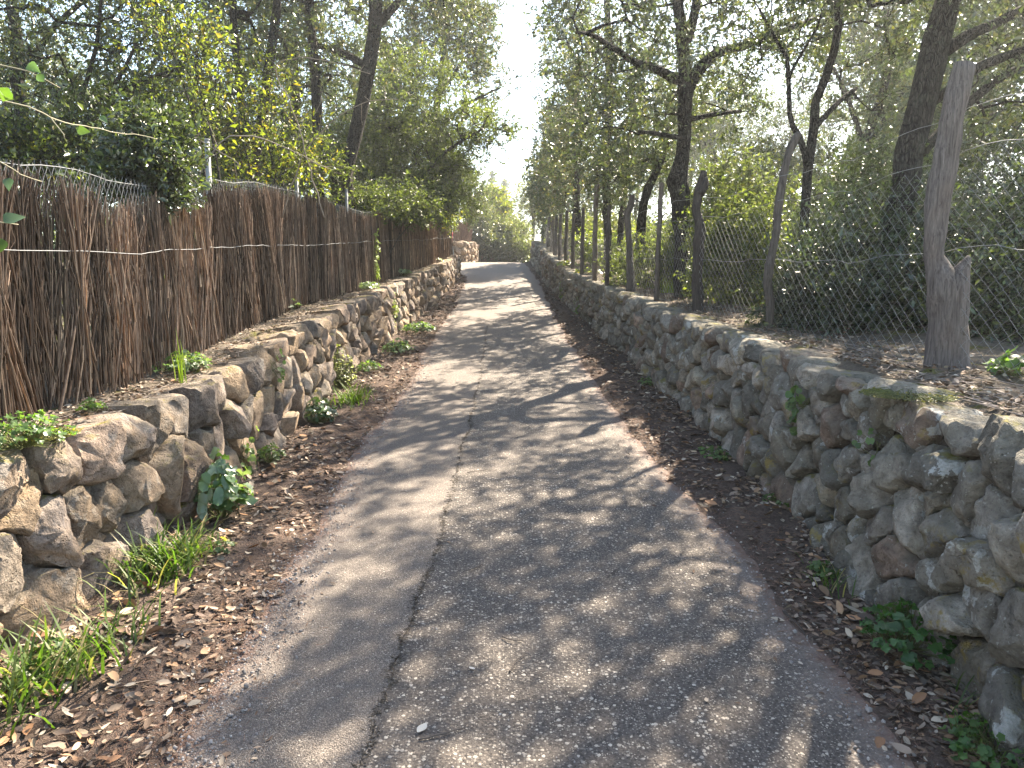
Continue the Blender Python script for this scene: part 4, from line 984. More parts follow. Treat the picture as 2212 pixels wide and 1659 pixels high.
# right, behind the netting
shrub('mastic_shrub', 'dark dense shrub behind the netting between the bow-shaped and twisted posts', 'shrub', 7.0, (1830, 760), [B(1830, 620, 150, 130, 7.0, .9), B(1900, 520, 130, 110, 7.6, .9), B(1760, 700, 110, 70, 6.9, .6)], 430, 601, .042, 80, DARK, 'leaf_oak')
shrub('mastic_shrub', 'dark shrub behind the netting under the thick leaning oak', 'shrub', 6.2, (2140, 790), [B(2140, 640, 120, 130, 6.2, .8), B(2220, 520, 110, 130, 6.6, .8), B(2060, 720, 110, 80, 6.3, .6), B(2260, 740, 90, 80, 5.6, .6)], 430, 602, .042, 80, DARK + MID[:2], 'leaf_oak')
shrub('mastic_shrub', 'tall dark shrub behind the slender twin-stemmed oak', 'shrub', 10.5, (1880, 700), [B(1880, 450, 120, 130, 10.5, 1.1), B(1800, 560, 100, 100, 10, 1), B(1960, 560, 110, 110, 10.2, 1)], 460, 603, .052, 75, DARK + OAK[:2], 'leaf_oak', .34)
shrub('bramble_bush', 'sunlit glossy green bramble behind the squared fence post', 'shrub', 12.4, (1440, 670), [B(1450, 570, 75, 60, 12.6, .6), B(1380, 590, 60, 50, 13.4, .6), B(1500, 540, 60, 60, 13, .6)], 210, 604, .055, 70, BRIGHT[2:3] + MID)
shrub('bramble_bush', 'sunlit bramble with pale leaves between the knotty and bow-shaped posts', 'shrub', 10.0, (1590, 690), [B(1580, 600, 75, 75, 10, .7), B(1640, 520, 60, 60, 9.6, .6), B(1560, 500, 60, 50, 10, .6)], 230, 605, .052, 75, BRIGHT[2:3] + MID + PALE[:1])
shrub('mastic_shrub', 'mid green shrub at the foot of the big forked oak', 'shrub', 12.5, (1560, 640), [B(1580, 420, 90, 70, 13, 1), B(1660, 480, 80, 80, 12.5, 1), B(1540, 500, 70, 60, 12.5, .9)], 260, 606, .058, 70, MID + OAK)
shrub('bramble_bush', 'low leafy bramble among the far trunks of the fence row', 'shrub', 18, (1330, 600), [B(1340, 560, 60, 30, 18, .8), B(1290, 540, 45, 35, 19, .9), B(1400, 540, 45, 40, 18, .8)], 200, 607, .065, 60, MID + BRIGHT[:2])
shrub('mastic_shrub', 'grey green thicket behind the far posts near the crest', 'shrub', 24, (1260, 540), [B(1260, 510, 60, 30, 24, 1.3), B(1215, 500, 40, 30, 26, 1.3), B(1320, 510, 50, 35, 22, 1.2)], 240, 608, .085, 60, MID + PALE)
shrub('mastic_shrub', 'hazy green shrub in the clearing right of the big forked oak', 'shrub', 15.5, (1700, 600), [B(1700, 430, 120, 80, 15.5, 1.3), B(1620, 360, 80, 60, 16.5, 1.2), B(1790, 400, 90, 90, 15.5, 1.2)], 300, 609, .065, 60, OAK + PALE[:2])
shrub('mastic_shrub', 'dark thicket far behind the thick leaning oak at the right edge', 'shrub', 12.5, (2150, 640), [B(2150, 470, 140, 120, 12.5, 1.3), B(2290, 420, 140, 150, 12, 1.3), B(2050, 480, 100, 100, 13, 1.2)], 300, 610, .062, 60, DARK + OAK, 'leaf_oak', .36)
shrub('mastic_shrub', 'leafy thicket closing the view behind the tall dark shrub', 'shrub', 17, (1980, 600), [B(1960, 400, 110, 90, 17, 1.6), B(2080, 370, 110, 90, 17.5, 1.6), B(1860, 380, 90, 80, 17, 1.5), B(2200, 330, 120, 100, 17, 1.6)], 340, 611, .075, 55, OAK + MID, 'leaf_oak', .42)
# left, behind and over the brushwood
shrub('ivy_bush', 'dark ivy mound spilling over the dip in the brushwood fence', 'ivy', 5.6, (330, 500), [B(330, 350, 62, 75, 5.7, .35), B(368, 392, 30, 40, 5.6, .25), B(270, 390, 45, 45, 5.6, .3), B(330, 300, 35, 35, 5.8, .25)], 150, 621, .045, 60, DARK + MID[:1], 'leaf_oak', .2)
shrub('bramble_bush', 'yellow green backlit shoots behind the first steel fence post', 'shrub', 9.4, (560, 480), [B(520, 330, 70, 90, 9.2, .5), B(600, 300, 70, 80, 9.6, .5), B(480, 200, 60, 90, 9.2, .4), B(560, 200, 60, 80, 9.8, .4), B(660, 370, 50, 45, 10.5, .4)], 110, 622, .052, 42, BRIGHT, 'leaf_soft', .36)
shrub('bramble_bush', 'bright leafy sprays above the fence at the upper left', 'shrub', 7.2, (420, 480), [B(420, 130, 70, 110, 7.2, .4), B(350, 60, 60, 70, 7.2, .4), B(180, 360, 100, 50, 7.2, .4), B(60, 340, 90, 60, 7.2, .4)], 80, 623, .048, 40, BRIGHT + MID, 'leaf_soft', .32)
shrub('mastic_shrub', 'dark green undergrowth behind the left end of the brushwood fence', 'shrub', 7.6, (150, 480), [B(120, 360, 130, 60, 7.6, .7), B(240, 320, 80, 70, 7.8, .7), B(20, 330, 100, 80, 7.4, .7), B(330, 260, 90, 80, 8.4, .7)], 280, 624, .046, 65, MID + DARK, 'leaf_soft', .3)
shrub('mastic_shrub', 'shadowy undergrowth around the furrowed trunks on the left', 'shrub', 12, (600, 480), [B(560, 370, 90, 50, 12, 1), B(660, 350, 80, 60, 12.5, 1), B(470, 360, 70, 60, 11.5, .9), B(400, 300, 80, 70, 12, 1)], 300, 625, .055, 60, DARK + MID + BRIGHT[:1], 'leaf_soft', .32)
shrub('bramble_bush', 'yellowish bush drooping over the far end of the brushwood fence', 'shrub', 21, (940, 480), [B(940, 455, 34, 26, 21, .6), B(968, 470, 16, 20, 21.5, .4), B(900, 440, 40, 30, 20, .7)], 190, 626, .060, 60, BRIGHT, 'leaf_soft', .3)
shrub('mastic_shrub', 'dark foliage under the bushy tree along the brushwood top', 'shrub', 14.2, (820, 480), [B(800, 440, 70, 30, 14, .7), B(880, 445, 60, 30, 15, .7), B(940, 430, 50, 40, 16.5, .7)], 260, 627, .050, 65, DARK + MID, 'leaf_soft', .3)

# low thicket masses that close the woodland behind both fences
def thicket(name, label, X, Y, hmax, seed, cols):
    r = np.random.default_rng(seed); n = len(X); z0 = bank_z(X, Y); h = hmax * (.55 + .45 * vnoise(np.stack([X * .6, Y * .6, 0 * X], 1), seed)) * r.random(n) ** .6
    V, T, C = leaves_geo(np.stack([X, Y, z0 + h], 1), r.normal(0, 1, (n, 3)), np.clip(.05 + .0022 * Y, .05, .12)[:, None], r, cols, .3)
    return tag(link(name, new_mesh(name, V, T, tint=C), M['leaf_oak']), label, 'undergrowth', kind='stuff')
r = np.random.default_rng(631); n = 60000
Y = 4 + 34 * r.random(n); X = rf_x(Y) + 1.6 + 11 * r.random(n) ** 1.3; k = vnoise(np.stack([X * .45, Y * .45, 0 * X], 1), 633) > -.25
thicket('undergrowth', 'dense low undergrowth across the wood behind the wire fence', X[k], Y[k], 1.5, 632, DARK + OAK + MID)
Y = 2.5 + 34 * r.random(n); X = lf_x(Y) - .6 - 11 * r.random(n) ** 1.2; k = Y < 40
thicket('undergrowth', 'dense low undergrowth across the wood behind the brushwood fence', X[k], Y[k], 2.3, 634, DARK + OAK + MID)

def blades(P, r, length, width, cols, droop=.6, seg=4, spread=.5):
    """grass blades bending over, from base points P"""
    n = len(P); a = r.uniform(0, 2 * math.pi, n); D = np.stack([np.cos(a), np.sin(a), 0 * a], 1); L = length * r.uniform(.5, 1.25, n)
    t = np.linspace(0, 1, seg + 1); dr = droop * r.uniform(.4, 1.3, n); sp = spread * r.uniform(.3, 1.3, n)
    C = P[:, None] + D[:, None] * (L[:, None] * (sp[:, None] * t + dr[:, None] * .5 * t ** 2))[..., None]
    C[:, :, 2] += (L[:, None] * (t - dr[:, None] * .55 * t ** 2.2))
    Sd = np.stack([-D[:, 1], D[:, 0], 0 * a], 1)[:, None] * (width * (1 - t ** 2.5) * .5 + .0004)[None, :, None]
    V = np.stack([C - Sd, C + Sd], 2).reshape(-1, 3); k = np.arange(seg) * 2
    q = np.stack([k, k + 1, k + 3, k + 2], 1); Q = (q[None] + (np.arange(n) * 2 * (seg + 1))[:, None, None]).reshape(-1, 4)
    c = np.asarray(cols)[r.integers(0, len(cols), n)] * r.uniform(.75, 1.25, (n, 1))
    return V, Q, np.repeat(c, 2 * (seg + 1), 0)
def on_ground(x, y, off=0.0):
    """first hit of a sight line with the lane cross-section"""
    d = f0 + (x - CX_) / F_ * r0 - (y - CY_) / F_ * u0; t = np.linspace(1, 40, 8000); P = C0 + d * t[:, None]
    z = np.where((P[:, 0] < lw_x(P[:, 1]) - .06) | (P[:, 0] > rw_x(P[:, 1]) + .06), bank_z(P[:, 0], P[:, 1]), ground_z(P[:, 0], P[:, 1]))
    i = np.where(P[:, 2] < z + off)[0][0]; return np.array([P[i, 0], P[i, 1], z[i]])
GRASS = [(.070, .115, .025), (.092, .14, .03), (.055, .09, .022), (.12, .15, .04), (.08, .12, .03), (.28, .23, .12)]
def tuft(label, px, n, rad, length, seed, width=.007, cols=GRASS, droop=.8, elong=2.0, spread=.5):
    p = on_ground(*px); r = np.random.default_rng(seed)
    P = np.stack([r.normal(0, rad, n), r.normal(0, rad * elong, n), 0 * r.random(n)], 1) + p; P[:, 2] = np.where(np.abs(P[:, 0]) < 1.75, ground_z(P[:, 0], P[:, 1]), P[:, 2]) - .005
    V, Q, C = blades(P, r, length, width, cols, droop, spread=spread); g = Geo(); g.add(V, Q=Q, C=C)
    root = thing('grass_tuft', label, 'grass', tuple(p)); o = link('blades', g.mesh('blades', p, True), M['grass'], root); o['kind'] = 'stuff'
tuft('lush drooping grass tuft at the foot of the warm wall beside the broad-leaved plant', (360, 1230), 300, .085, .26, 701, .009)
tuft('wide-bladed grass clump in the bottom left corner', (70, 1500), 170, .10, .26, 702, .011, GRASS, .7, 1.3)
tuft('loose grass blades on the litter below the angular wall stones', (215, 1420), 60, .07, .20, 703, .008)
tuft('sunlit yellow green grass on the verge below the feathery weed', (760, 870), 150, .07, .22, 704, .008, [(.15, .20, .03), (.12, .17, .03)])
tuft('bright grass tuft on the grey wall top by the knotty post', (1462, 632), 150, .10, .26, 705, .008, [(.20, .24, .03), (.16, .21, .03)], .4, 1.2, .3)
tuft('thin grass in the bottom right corner', (2140, 1610), 70, .07, .16, 706, .006)
tuft('single tall bright grass stalk growing among the herb on the warm wall', (392, 826), 10, .012, .30, 707, .010, [(.22, .28, .03)], .15, 1, .08)
tuft('small grass tuft on the right verge by the round stones', (1790, 1262), 55, .04, .13, 708, .006)

def leafcut(n, r, kind):
    """outline of one leaf as a fan: lobed herb leaf, round pennywort leaf or pointed broad leaf"""
    th = np.linspace(-math.pi, math.pi, 15)[:-1]
    if kind == 'lobed': rad = 1 - .38 * np.abs(np.sin(th * 2.5)) 
    elif kind == 'round': rad = np.ones(14)
    else: rad = 1 / np.maximum(.55, np.sqrt((np.cos(th) / 1.3) ** 2 + (np.sin(th) / .6) ** 2))
    return np.stack([np.cos(th) * rad, np.sin(th) * rad], 1)
def herb(name, label, px, n, rad, height, size, seed, kind='lobed', cols=MID, wall=None, elong=1.3, mat='leaf_soft', droop=.5, pos=None):
    p = on_ground(*px) if pos is None else np.array(pos, float); r = np.random.default_rng(seed); lg, sg = Geo(), Geo()
    out = leafcut(14, r, kind); no = len(out)
    a = r.uniform(0, 6.28, n); q = np.sqrt(r.random(n)) * rad
    if wall:
        side = wall
        C = p + np.stack([-side * (np.abs(r.normal(0, .02, n)) + .03), r.normal(0, rad, n), r.normal(0, rad * elong, n)], 1); B0 = p + np.stack([0 * a + side * .04, r.normal(0, rad * .3, n), r.normal(0, rad * .7, n)], 1)
        Nn = norm(np.array([-side, -.35, .5]) + r.normal(0, .35, (n, 3)))
    else:
        C = p + np.stack([np.cos(a) * q, np.sin(a) * q * elong, height * (1 - .6 * (q / rad) ** 2) * r.uniform(.35, 1.1, n)], 1); B0 = p + np.stack([np.cos(a) * q * .25, np.sin(a) * q * .25, 0 * a], 1)
        Nn = norm(np.stack([np.cos(a) * droop, np.sin(a) * droop, np.ones(n)], 1) + r.normal(0, .3, (n, 3)))
    D = norm(np.cross(Nn, r.normal(0, 1, (n, 3)))); S_ = np.cross(Nn, D); sz = size * r.uniform(.55, 1.2, n)
    rim = C[:, None] + (D[:, None] * out[None, :, :1] + S_[:, None] * out[None, :, 1:]) * sz[:, None, None] * .5
    rim = rim + Nn[:, None] * (sz[:, None, None] * (.10 * r.normal(0, 1, (n, no, 1)) + (.12 if kind == 'round' else 0)))
    V = np.concatenate([rim, C[:, None]], 1).reshape(-1, 3); i = np.arange(no); t = np.stack([i, (i + 1) % no, np.full(no, no)], 1)
    T = (t[None] + (np.arange(n) * (no + 1))[:, None, None]).reshape(-1, 3)
    c = np.asarray(cols)[r.integers(0, len(cols), n)] * r.uniform(.75, 1.3, (n, 1))
    lg.add(V, T, C=np.repeat(c, no + 1, 0))
    mid = (C + B0) / 2 + r.normal(0, .01, (n, 3)); 
    for x, y in ((B0, mid), (mid, C)):
        Vs, Qs = frusta(x, y, .0018, .0014, 3); sg.add(Vs, Q=Qs, C=(.12, .13, .05))
    root = thing(name, label, 'plant', tuple(p)); link('foliage', lg.mesh('foliage', p), M[mat], root); link('stem', sg.mesh('stem', p), M['twig'], root)
GREENH = [(.075, .13, .04), (.09, .15, .05), (.06, .11, .035), (.11, .17, .06)]
GLAUC = [(.16, .21, .13), (.20, .25, .17), (.12, .17, .09)]
herb('herb_plant', 'lobed pale green herb clump at the base of the brushwood by the tall grass stalk', (395, 800), 150, .17, .13, .055, 711, 'lobed', GLAUC + GREENH, None, 1.6)
herb('herb_plant', 'leafy green herb on the wall top at the left edge', (55, 985), 130, .17, .15, .050, 712, 'lobed', GREENH, None, 1.3)
herb('herb_plant', 'small herb at the brushwood foot between the leafy clumps', (200, 890), 35, .07, .08, .045, 713, 'lobed', GREENH)
herb('herb_plant', 'big clump of lobed green herb at the foot of the grey wall', (1960, 1400), 190, .17, .17, .055, 714, 'lobed', [(.05, .12, .035), (.065, .15, .045), (.045, .10, .03)], None, 1.3)
herb('herb_plant', 'low green weed in the bottom right corner by the wall', (2150, 1640), 110, .15, .10, .045, 715, 'lobed', [(.06, .13, .035), (.08, .15, .04)])
herb('herb_plant', 'small weed on the right verge halfway along the wall', (1540, 985), 90, .13, .07, .040, 716, 'lobed', GREENH, None, 1.8)
herb('herb_plant', 'tiny weed on the right verge near the lichen stones', (1775, 1240), 45, .07, .07, .035, 717, 'lobed', GREENH)
herb('herb_plant', 'weeds along the grey wall foot near the red brick stone', (1400, 830), 60, .12, .08, .040, 727, 'lobed', GREENH, None, 1.8)
herb('broad_leaved_plant', 'glossy broad-leaved plant with sunlit leaves against the warm wall', (480, 1115), 90, .17, .36, .095, 718, 'broad', [(.06, .11, .035), (.075, .13, .045), (.16, .21, .13)], None, 1.1, 'leaf_oak', .8)
herb('weed_plant', 'dark weeds at the wall foot under the round wall stones', (690, 915), 120, .16, .24, .065, 719, 'broad', [(.035, .065, .025), (.05, .085, .03)], None, 1.5, 'leaf_oak')
herb('feathery_weed', 'feathery yellow green weed with tiny pale flowers on the left verge', (735, 840), 340, .19, .48, .028, 720, 'lobed', [(.17, .20, .06), (.14, .17, .05), (.40, .40, .28)], None, 1.3)
herb('weed_plant', 'patch of green weeds further up the left verge', (905, 715), 160, .28, .14, .07, 721, 'broad', GREENH, None, 2.6)
herb('weed_plant', 'sunlit weeds on the left verge below the ivy spray', (860, 760), 130, .24, .18, .06, 728, 'broad', GREENH + GLAUC[:1], None, 1.9)
herb('herb_plant', 'ragged weed among the wide-bladed grass at the bottom left', (120, 1440), 60, .10, .10, .045, 781, 'lobed', GREENH + [(.20, .17, .07)])
herb('herb_plant', 'low weed on the litter right of the drooping grass tuft', (470, 1190), 45, .09, .06, .035, 782, 'lobed', GREENH + [(.20, .17, .07)])
herb('weed_plant', 'straggling weed at the wall foot above the broad-leaved plant', (585, 1000), 60, .10, .14, .045, 783, 'broad', [(.05, .085, .03), (.08, .12, .04)], None, 1.4)
herb('herb_plant', 'green weeds on the left verge where the wall turns sunlit', (800, 800), 80, .16, .12, .05, 784, 'lobed', GREENH, None, 2.0)
herb('herb_plant', 'sparse weeds at the grey wall foot below the pennywort', (1680, 1085), 40, .09, .06, .035, 785, 'lobed', GREENH, None, 1.5)
herb('moss_cushion', 'yellowish moss and tiny herbs on the grey wall cap by the thick twisted post', (1960, 855), 420, .20, .018, .011, 786, 'round', [(.12, .11, .025), (.09, .09, .022), (.15, .12, .03)], None, 1.2)
herb('moss_cushion', 'yellow moss cushion on the left wall top by the leafy herb', (110, 1015), 320, .12, .02, .011, 787, 'round', [(.20, .16, .02), (.15, .13, .02)], None, 1.2)
def wall_pt(px, side):
    d = f0 + (px[0] - CX_) / F_ * r0 - (px[1] - CY_) / F_ * u0; t = np.linspace(1, 40, 8000); P = C0 + d * t[:, None]
    f = (P[:, 0] - lw_x(P[:, 1])) if side < 0 else (rw_x(P[:, 1]) - P[:, 0]); i = np.where(f < .02)[0][0]; return P[i]
PENNY = [(.13, .20, .05), (.10, .16, .045), (.17, .23, .08)]
herb('pennywort', 'round-leaved pennywort climbing the warm wall above the broad-leaved plant', None, 26, .07, 0, .050, 731, 'round', PENNY, -1, 2.0, pos=wall_pt((525, 975), -1))
herb('pennywort', 'small pennywort sprig in the warm wall below the cap stones', None, 12, .05, 0, .045, 732, 'round', PENNY, -1, 1.6, pos=wall_pt((595, 790), -1))
herb('ivy_spray', 'yellow green leaf spray hanging on the warm wall', None, 34, .06, 0, .06, 733, 'broad', [(.22, .27, .03), (.17, .22, .03)], -1, 2.2, pos=wall_pt((848, 665), -1))
herb('pennywort', 'cluster of round pennywort leaves in the grey wall by the red brick stone', None, 22, .045, 0, .055, 734, 'round', GREENH, 1, 1.5, pos=wall_pt((1735, 880), 1))
herb('pennywort', 'few round pennywort leaves between the lichen-covered stones', None, 7, .05, 0, .04, 735, 'round', GREENH, 1, 1.0, pos=wall_pt((1885, 960), 1))
for k, (px, lab, n, cols) in enumerate([((628, 668), 'pale round leaves on the wall top at the brushwood foot', 22, GLAUC), ((720, 640), 'pale leaves trailing on the wall top before the fence bend', 24, GLAUC), ((795, 625), 'long patch of pale ivy along the brushwood foot', 90, GLAUC), ((870, 595), 'pale ivy patch near the far end of the warm wall', 110, GLAUC), ((940, 565), 'yellow green weeds at the end of the warm wall', 70, BRIGHT), ((1225, 575), 'yellow flowering weeds on the grey wall top near the crest', 110, BRIGHT), ((1270, 592), 'weeds with yellow leaves under the tall pale post', 80, BRIGHT), ((2195, 815), 'small fern at the right edge of the wall top', 30, GREENH)]):
    herb('wall_top_plant', lab, px, n, .10 + .035 * k if k < 7 else .1, .12, .055 + .004 * k, 741 + k, 'round' if k < 4 else 'broad', cols, None, 2.2)
herb('ivy_spray', 'tall yellow green shoot climbing the brushwood fence', None, 60, .10, 0, .07, 751, 'broad', [(.20, .26, .03), (.15, .20, .03)], -1, 2.6, pos=np.array([lf_x(13.2) + .10, 13.2, float(lbase(13.2)) + .38]))

# mossy plants low on the right wall
for k, (px, lab, n) in enumerate([((1215, 650), 'green weeds hanging low on the grey wall near the crest', 90), ((1250, 690), 'leafy green growth at the foot of the grey wall up the lane', 110)]):
    herb('wall_weed', lab, None, n, .22, 0, .06, 761 + k, 'broad', GREENH + BRIGHT[:1], 1, 1.1, pos=wall_pt(px, 1))

# climber with big leaves near the top left
vp = np.array([-2.55, 2.2, 1.9]); r = np.random.default_rng(771)
vine = thing('climbing_vine', 'pale-stemmed climber with large leaves in front of the fence at the upper left', 'vine', tuple(vp))
g, lg = Geo(), Geo()
for pts in ([(-60, 205, 2.5), (60, 230, 2.6), (110, 255, 2.7), (170, 272, 2.9), (250, 285, 3.2), (340, 300, 3.6)], [(-80, 120, 2.4), (0, 140, 2.5), (60, 155, 2.5), (130, 190, 2.6)], [(110, 255, 2.7), (125, 275, 2.7), (140, 300, 2.7)], [(-60, 330, 2.4), (0, 350, 2.4), (45, 378, 2.5), (90, 392, 2.6)], [(-40, 470, 2.3), (0, 480, 2.3), (40, 485, 2.35)]):
    Pp = smooth_path(np.array([at(x, y, Y) for x, y, Y in pts]), .05, .008, 772); V, T, Q = tube(Pp, np.linspace(.0026, .0012, len(Pp)), 5); g.add(V, T, Q, (.26, .24, .17))
lv = [(18, 190, 2.5, .055), (80, 160, 2.5, .035), (5, 205, 2.45, .065), (165, 278, 2.9, .045), (215, 252, 3.0, .035), (20, 385, 2.45, .04), (8, 480, 2.3, .06), (60, 140, 2.5, .045), (2, 515, 2.3, .05)]
P = np.array([at(x, y, Y) for x, y, Y, s in lv]); D = r.normal(0, 1, (len(P), 3)) * np.array([1, .3, .5]) + np.array([.6, 0, -.5])
D = norm(D); Nn = norm(r.normal(0, .7, D.shape) + np.array([0, -.5, .6])); S_ = norm(np.cross(D, Nn)); Nn = np.cross(S_, D)
tt = np.linspace(0, 1, 7); wd_ = np.array([.05, .33, .40, .34, .24, .12, .0])
for p_, d_, s__, n_, (*_, sz_) in zip(P, D, S_, Nn, lv):
    mid_ = p_ + d_ * sz_ * tt[:, None] - n_ * (sz_ * .25 * tt ** 2)[:, None]; V = np.concatenate([mid_ + (s__ + n_ * .35) * (wd_ * sz_)[:, None], mid_, mid_ + (-s__ + n_ * .35) * (wd_ * sz_)[:, None]])
    i = np.arange(6); Q = np.concatenate([np.stack([i, i + 1, i + 8, i + 7], 1), np.stack([i + 7, i + 8, i + 15, i + 14], 1)]); lg.add(V, Q=Q, C=np.array([(.05, .085, .03), (.07, .12, .03), (.04, .07, .03)][r.integers(3)]) * r.uniform(.8, 1.2))
link('stem', g.mesh('stem', vp), M['twig'], vine); link('leaves', lg.mesh('leaves', vp), M['leaf_oak'], vine)

# bare arching bramble canes behind the fence
for k, (pts, lab) in enumerate([([(610, 470, 8.5), (660, 330, 8.3), (760, 230, 8), (860, 215, 7.9)], 'bare arching cane crossing the leaning oak'), ([(380, 470, 6.4), (460, 330, 6.4), (520, 290, 6.4), (640, 330, 6.6), (700, 360, 6.7)], 'thin bare cane arching over the steel posts'), ([(240, 470, 6.2), (330, 350, 6.2), (420, 300, 6.3), (520, 360, 6.4)], 'thin pale cane tangled above the ivy mound'), ([(700, 470, 9), (640, 260, 8.8), (600, 140, 8.6), (700, 130, 8.4), (800, 160, 8.2)], 'long grey dead branch in front of the straight oak trunks')]):
    Pp = smooth_path(np.array([at(*q) for q in pts]), .08, .02, 780 + k); b_ = Pp[0].copy(); g = Geo(); V, T, Q = tube(Pp, np.linspace(.009, .003, len(Pp)), 5); g.add(V, T, Q, (.20, .17, .14))
    r = np.random.default_rng(785 + k)
    for q in r.choice(np.arange(3, len(Pp)), 9):
        e = Pp[q] + r.normal(0, .16, 3) + np.array([0, 0, -.03]); V, Q = frusta([Pp[q], (Pp[q] + e) / 2 + r.normal(0, .02, 3)], [(Pp[q] + e) / 2, e], [.003, .002], [.002, .001], 3); g.add(V, Q=Q, C=(.20, .17, .14))
    tag(link('bramble_cane', g.mesh('bramble_cane', b_, True), M['twig'], None, tuple(b_)), lab, 'branch')

# ------------------------------------------------------------------ leaf litter, twigs, gravel
LIT = [(.22, .16, .115), (.29, .225, .165), (.17, .115, .08), (.36, .30, .235), (.14, .09, .062), (.22, .13, .075), (.25, .19, .145), (.11, .075, .058), (.19, .125, .085)]
def litter(name, label, X, Y, Z, size, seed, cols=LIT):
    r = np.random.default_rng(seed); n = len(X); P = np.stack([X, Y, Z + r.uniform(.002, .018, n)], 1)
    a = r.uniform(0, 6.28, n); D = np.stack([np.cos(a), np.sin(a), r.normal(0, .22, n)], 1)
    V, Q, C = oval_leaves(P, D, size, r, cols, .35)
    o = link(name, new_mesh(name, V, Q=Q, tint=C), M['dry']); return tag(o, label, 'leaf litter', kind='stuff')
r = np.random.default_rng(801)
def near_y(n, y0, y1, p=2.0): return y0 * (y1 / y0) ** r.random(n)
n = 11000; Y = near_y(n, 1.9, 24); u = r.random(n) ** 1.5; wx = lw_x(Y) + .02; ed = edge_l(Y)
X = wx + (np.minimum(ed, -.9) - wx) * np.clip(u * 1.02, 0, 1.05); k = vnoise(np.stack([X * 3, Y * 2, 0 * X], 1), 811) + r.normal(0, .3, n) > -.25
sz = np.clip(.036 * (Y[k] / 4) ** .25 * np.random.default_rng(5).lognormal(-.05, .3, k.sum()), .018, .06)[:, None]
litter('leaf_litter', 'dry fallen oak leaves covering the left verge', X[k], Y[k], ground_z(X[k], Y[k]), sz, 812)
n = 10500; Y = near_y(n, 1.7, 26); u = r.random(n) ** 1.7; wx = rw_x(Y) - .02; ed = edge_r(Y)
X = wx + (ed - wx) * u; k = vnoise(np.stack([X * 3, Y * 2, 0 * X], 1), 821) + r.normal(0, .35, n) > -.45
sz = np.clip(.033 * (Y[k] / 4) ** .25 * np.random.default_rng(6).lognormal(-.05, .3, k.sum()), .018, .055)[:, None]
litter('leaf_litter', 'dry fallen leaves along the foot of the grey wall', X[k], Y[k], ground_z(X[k], Y[k]), sz, 822, LIT[2:] + [(.10, .075, .06), (.09, .07, .055)])
n = 5200; Y = near_y(n, 2.2, 26); X = rw_x(Y) + .28 + np.abs(r.normal(0, .45, n)); litter('leaf_litter', 'dry leaves scattered on top of the grey wall and bank', X, Y, bank_z(X, Y), np.full((n, 1), .034), 824)
n = 4200; Y = near_y(n, 2.6, 23.5); X = lw_x(Y) - .16 - np.abs(r.normal(0, .25, n)); litter('leaf_litter', 'dry leaves and bits scattered on top of the warm wall', X, Y, bank_z(X, Y), np.full((n, 1), .030), 825)
n = 420; Y = near_y(n, 2.2, 22); X = np.where(r.random(n) < .5, edge_l(Y) + np.abs(r.normal(0, .16, n)), edge_r(Y) - np.abs(r.normal(0, .16, n))); litter('leaf_litter', 'few stray dry leaves on the asphalt margins', X, Y, prof(Y) + .012, np.full((n, 1), .026), 826)
n = 900; Y = near_y(n, 1.9, 14); u = np.abs(r.normal(0, .4, n)); sd = r.random(n) < .6; X = np.where(sd, lw_x(Y) + .04 + u * (edge_l(Y) - lw_x(Y)), rw_x(Y) - .04 - u * (rw_x(Y) - edge_r(Y)))
litter('leaf_litter', 'larger curled oak leaves drifted along both wall feet', X, Y, ground_z(X, Y) + .004, np.full((n, 1), .062), 827, [(.33, .25, .17), (.27, .17, .10), (.40, .33, .25), (.20, .13, .09), (.30, .16, .085)])
# needles and fine debris, pinkish brown, along both margins
n = 9000; Y = near_y(n, 1.8, 16); L_ = r.random(n) < .6
X = np.where(L_, edge_l(Y) - r.normal(.10, .13, n), edge_r(Y) + r.normal(.12, .12, n)); Z = np.where((X > edge_l(Y)) & (X < edge_r(Y)), prof(Y) + .014, ground_z(X, Y) + .003)
a = r.uniform(0, 6.28, n); ln = r.uniform(.015, .055, n) * np.clip(Y / 5, .8, 1.6); P = np.stack([X, Y, Z], 1); Q_ = P + np.stack([np.cos(a) * ln, np.sin(a) * ln, r.uniform(0, .012, n)], 1)
V, Q = frusta(P, Q_, .0011, .0007, 3); c = np.repeat(np.array([(.20, .115, .08)]) * r.uniform(.6, 1.5, (n, 1)), 6, 0)
tag(link('needle_litter', new_mesh('needle_litter', V, Q=Q, tint=c), M['dry']), 'reddish dry needles and bark crumbs along the asphalt edges', 'leaf litter', kind='stuff')
n = 1500; Y = near_y(n, 1.8, 14); X = joint_x(Y) + r.normal(.004, .012, n); a = r.uniform(0, 6.28, n); ln = r.uniform(.006, .022, n); P = np.stack([X, Y, prof(Y) + .017], 1); Q_ = P + np.stack([np.cos(a) * ln, np.sin(a) * ln, r.uniform(0, .006, n)], 1)
V, Q = frusta(P, Q_, .0022, .0012, 3); c = np.repeat(np.array([(.07, .055, .04)]) * r.uniform(.5, 2.0, (n, 1)), 6, 0)
tag(link('crack_debris', new_mesh('crack_debris', V, Q=Q, tint=c), M['dry']), 'dark crumbs caught along the long crack in the asphalt', 'debris', kind='stuff')
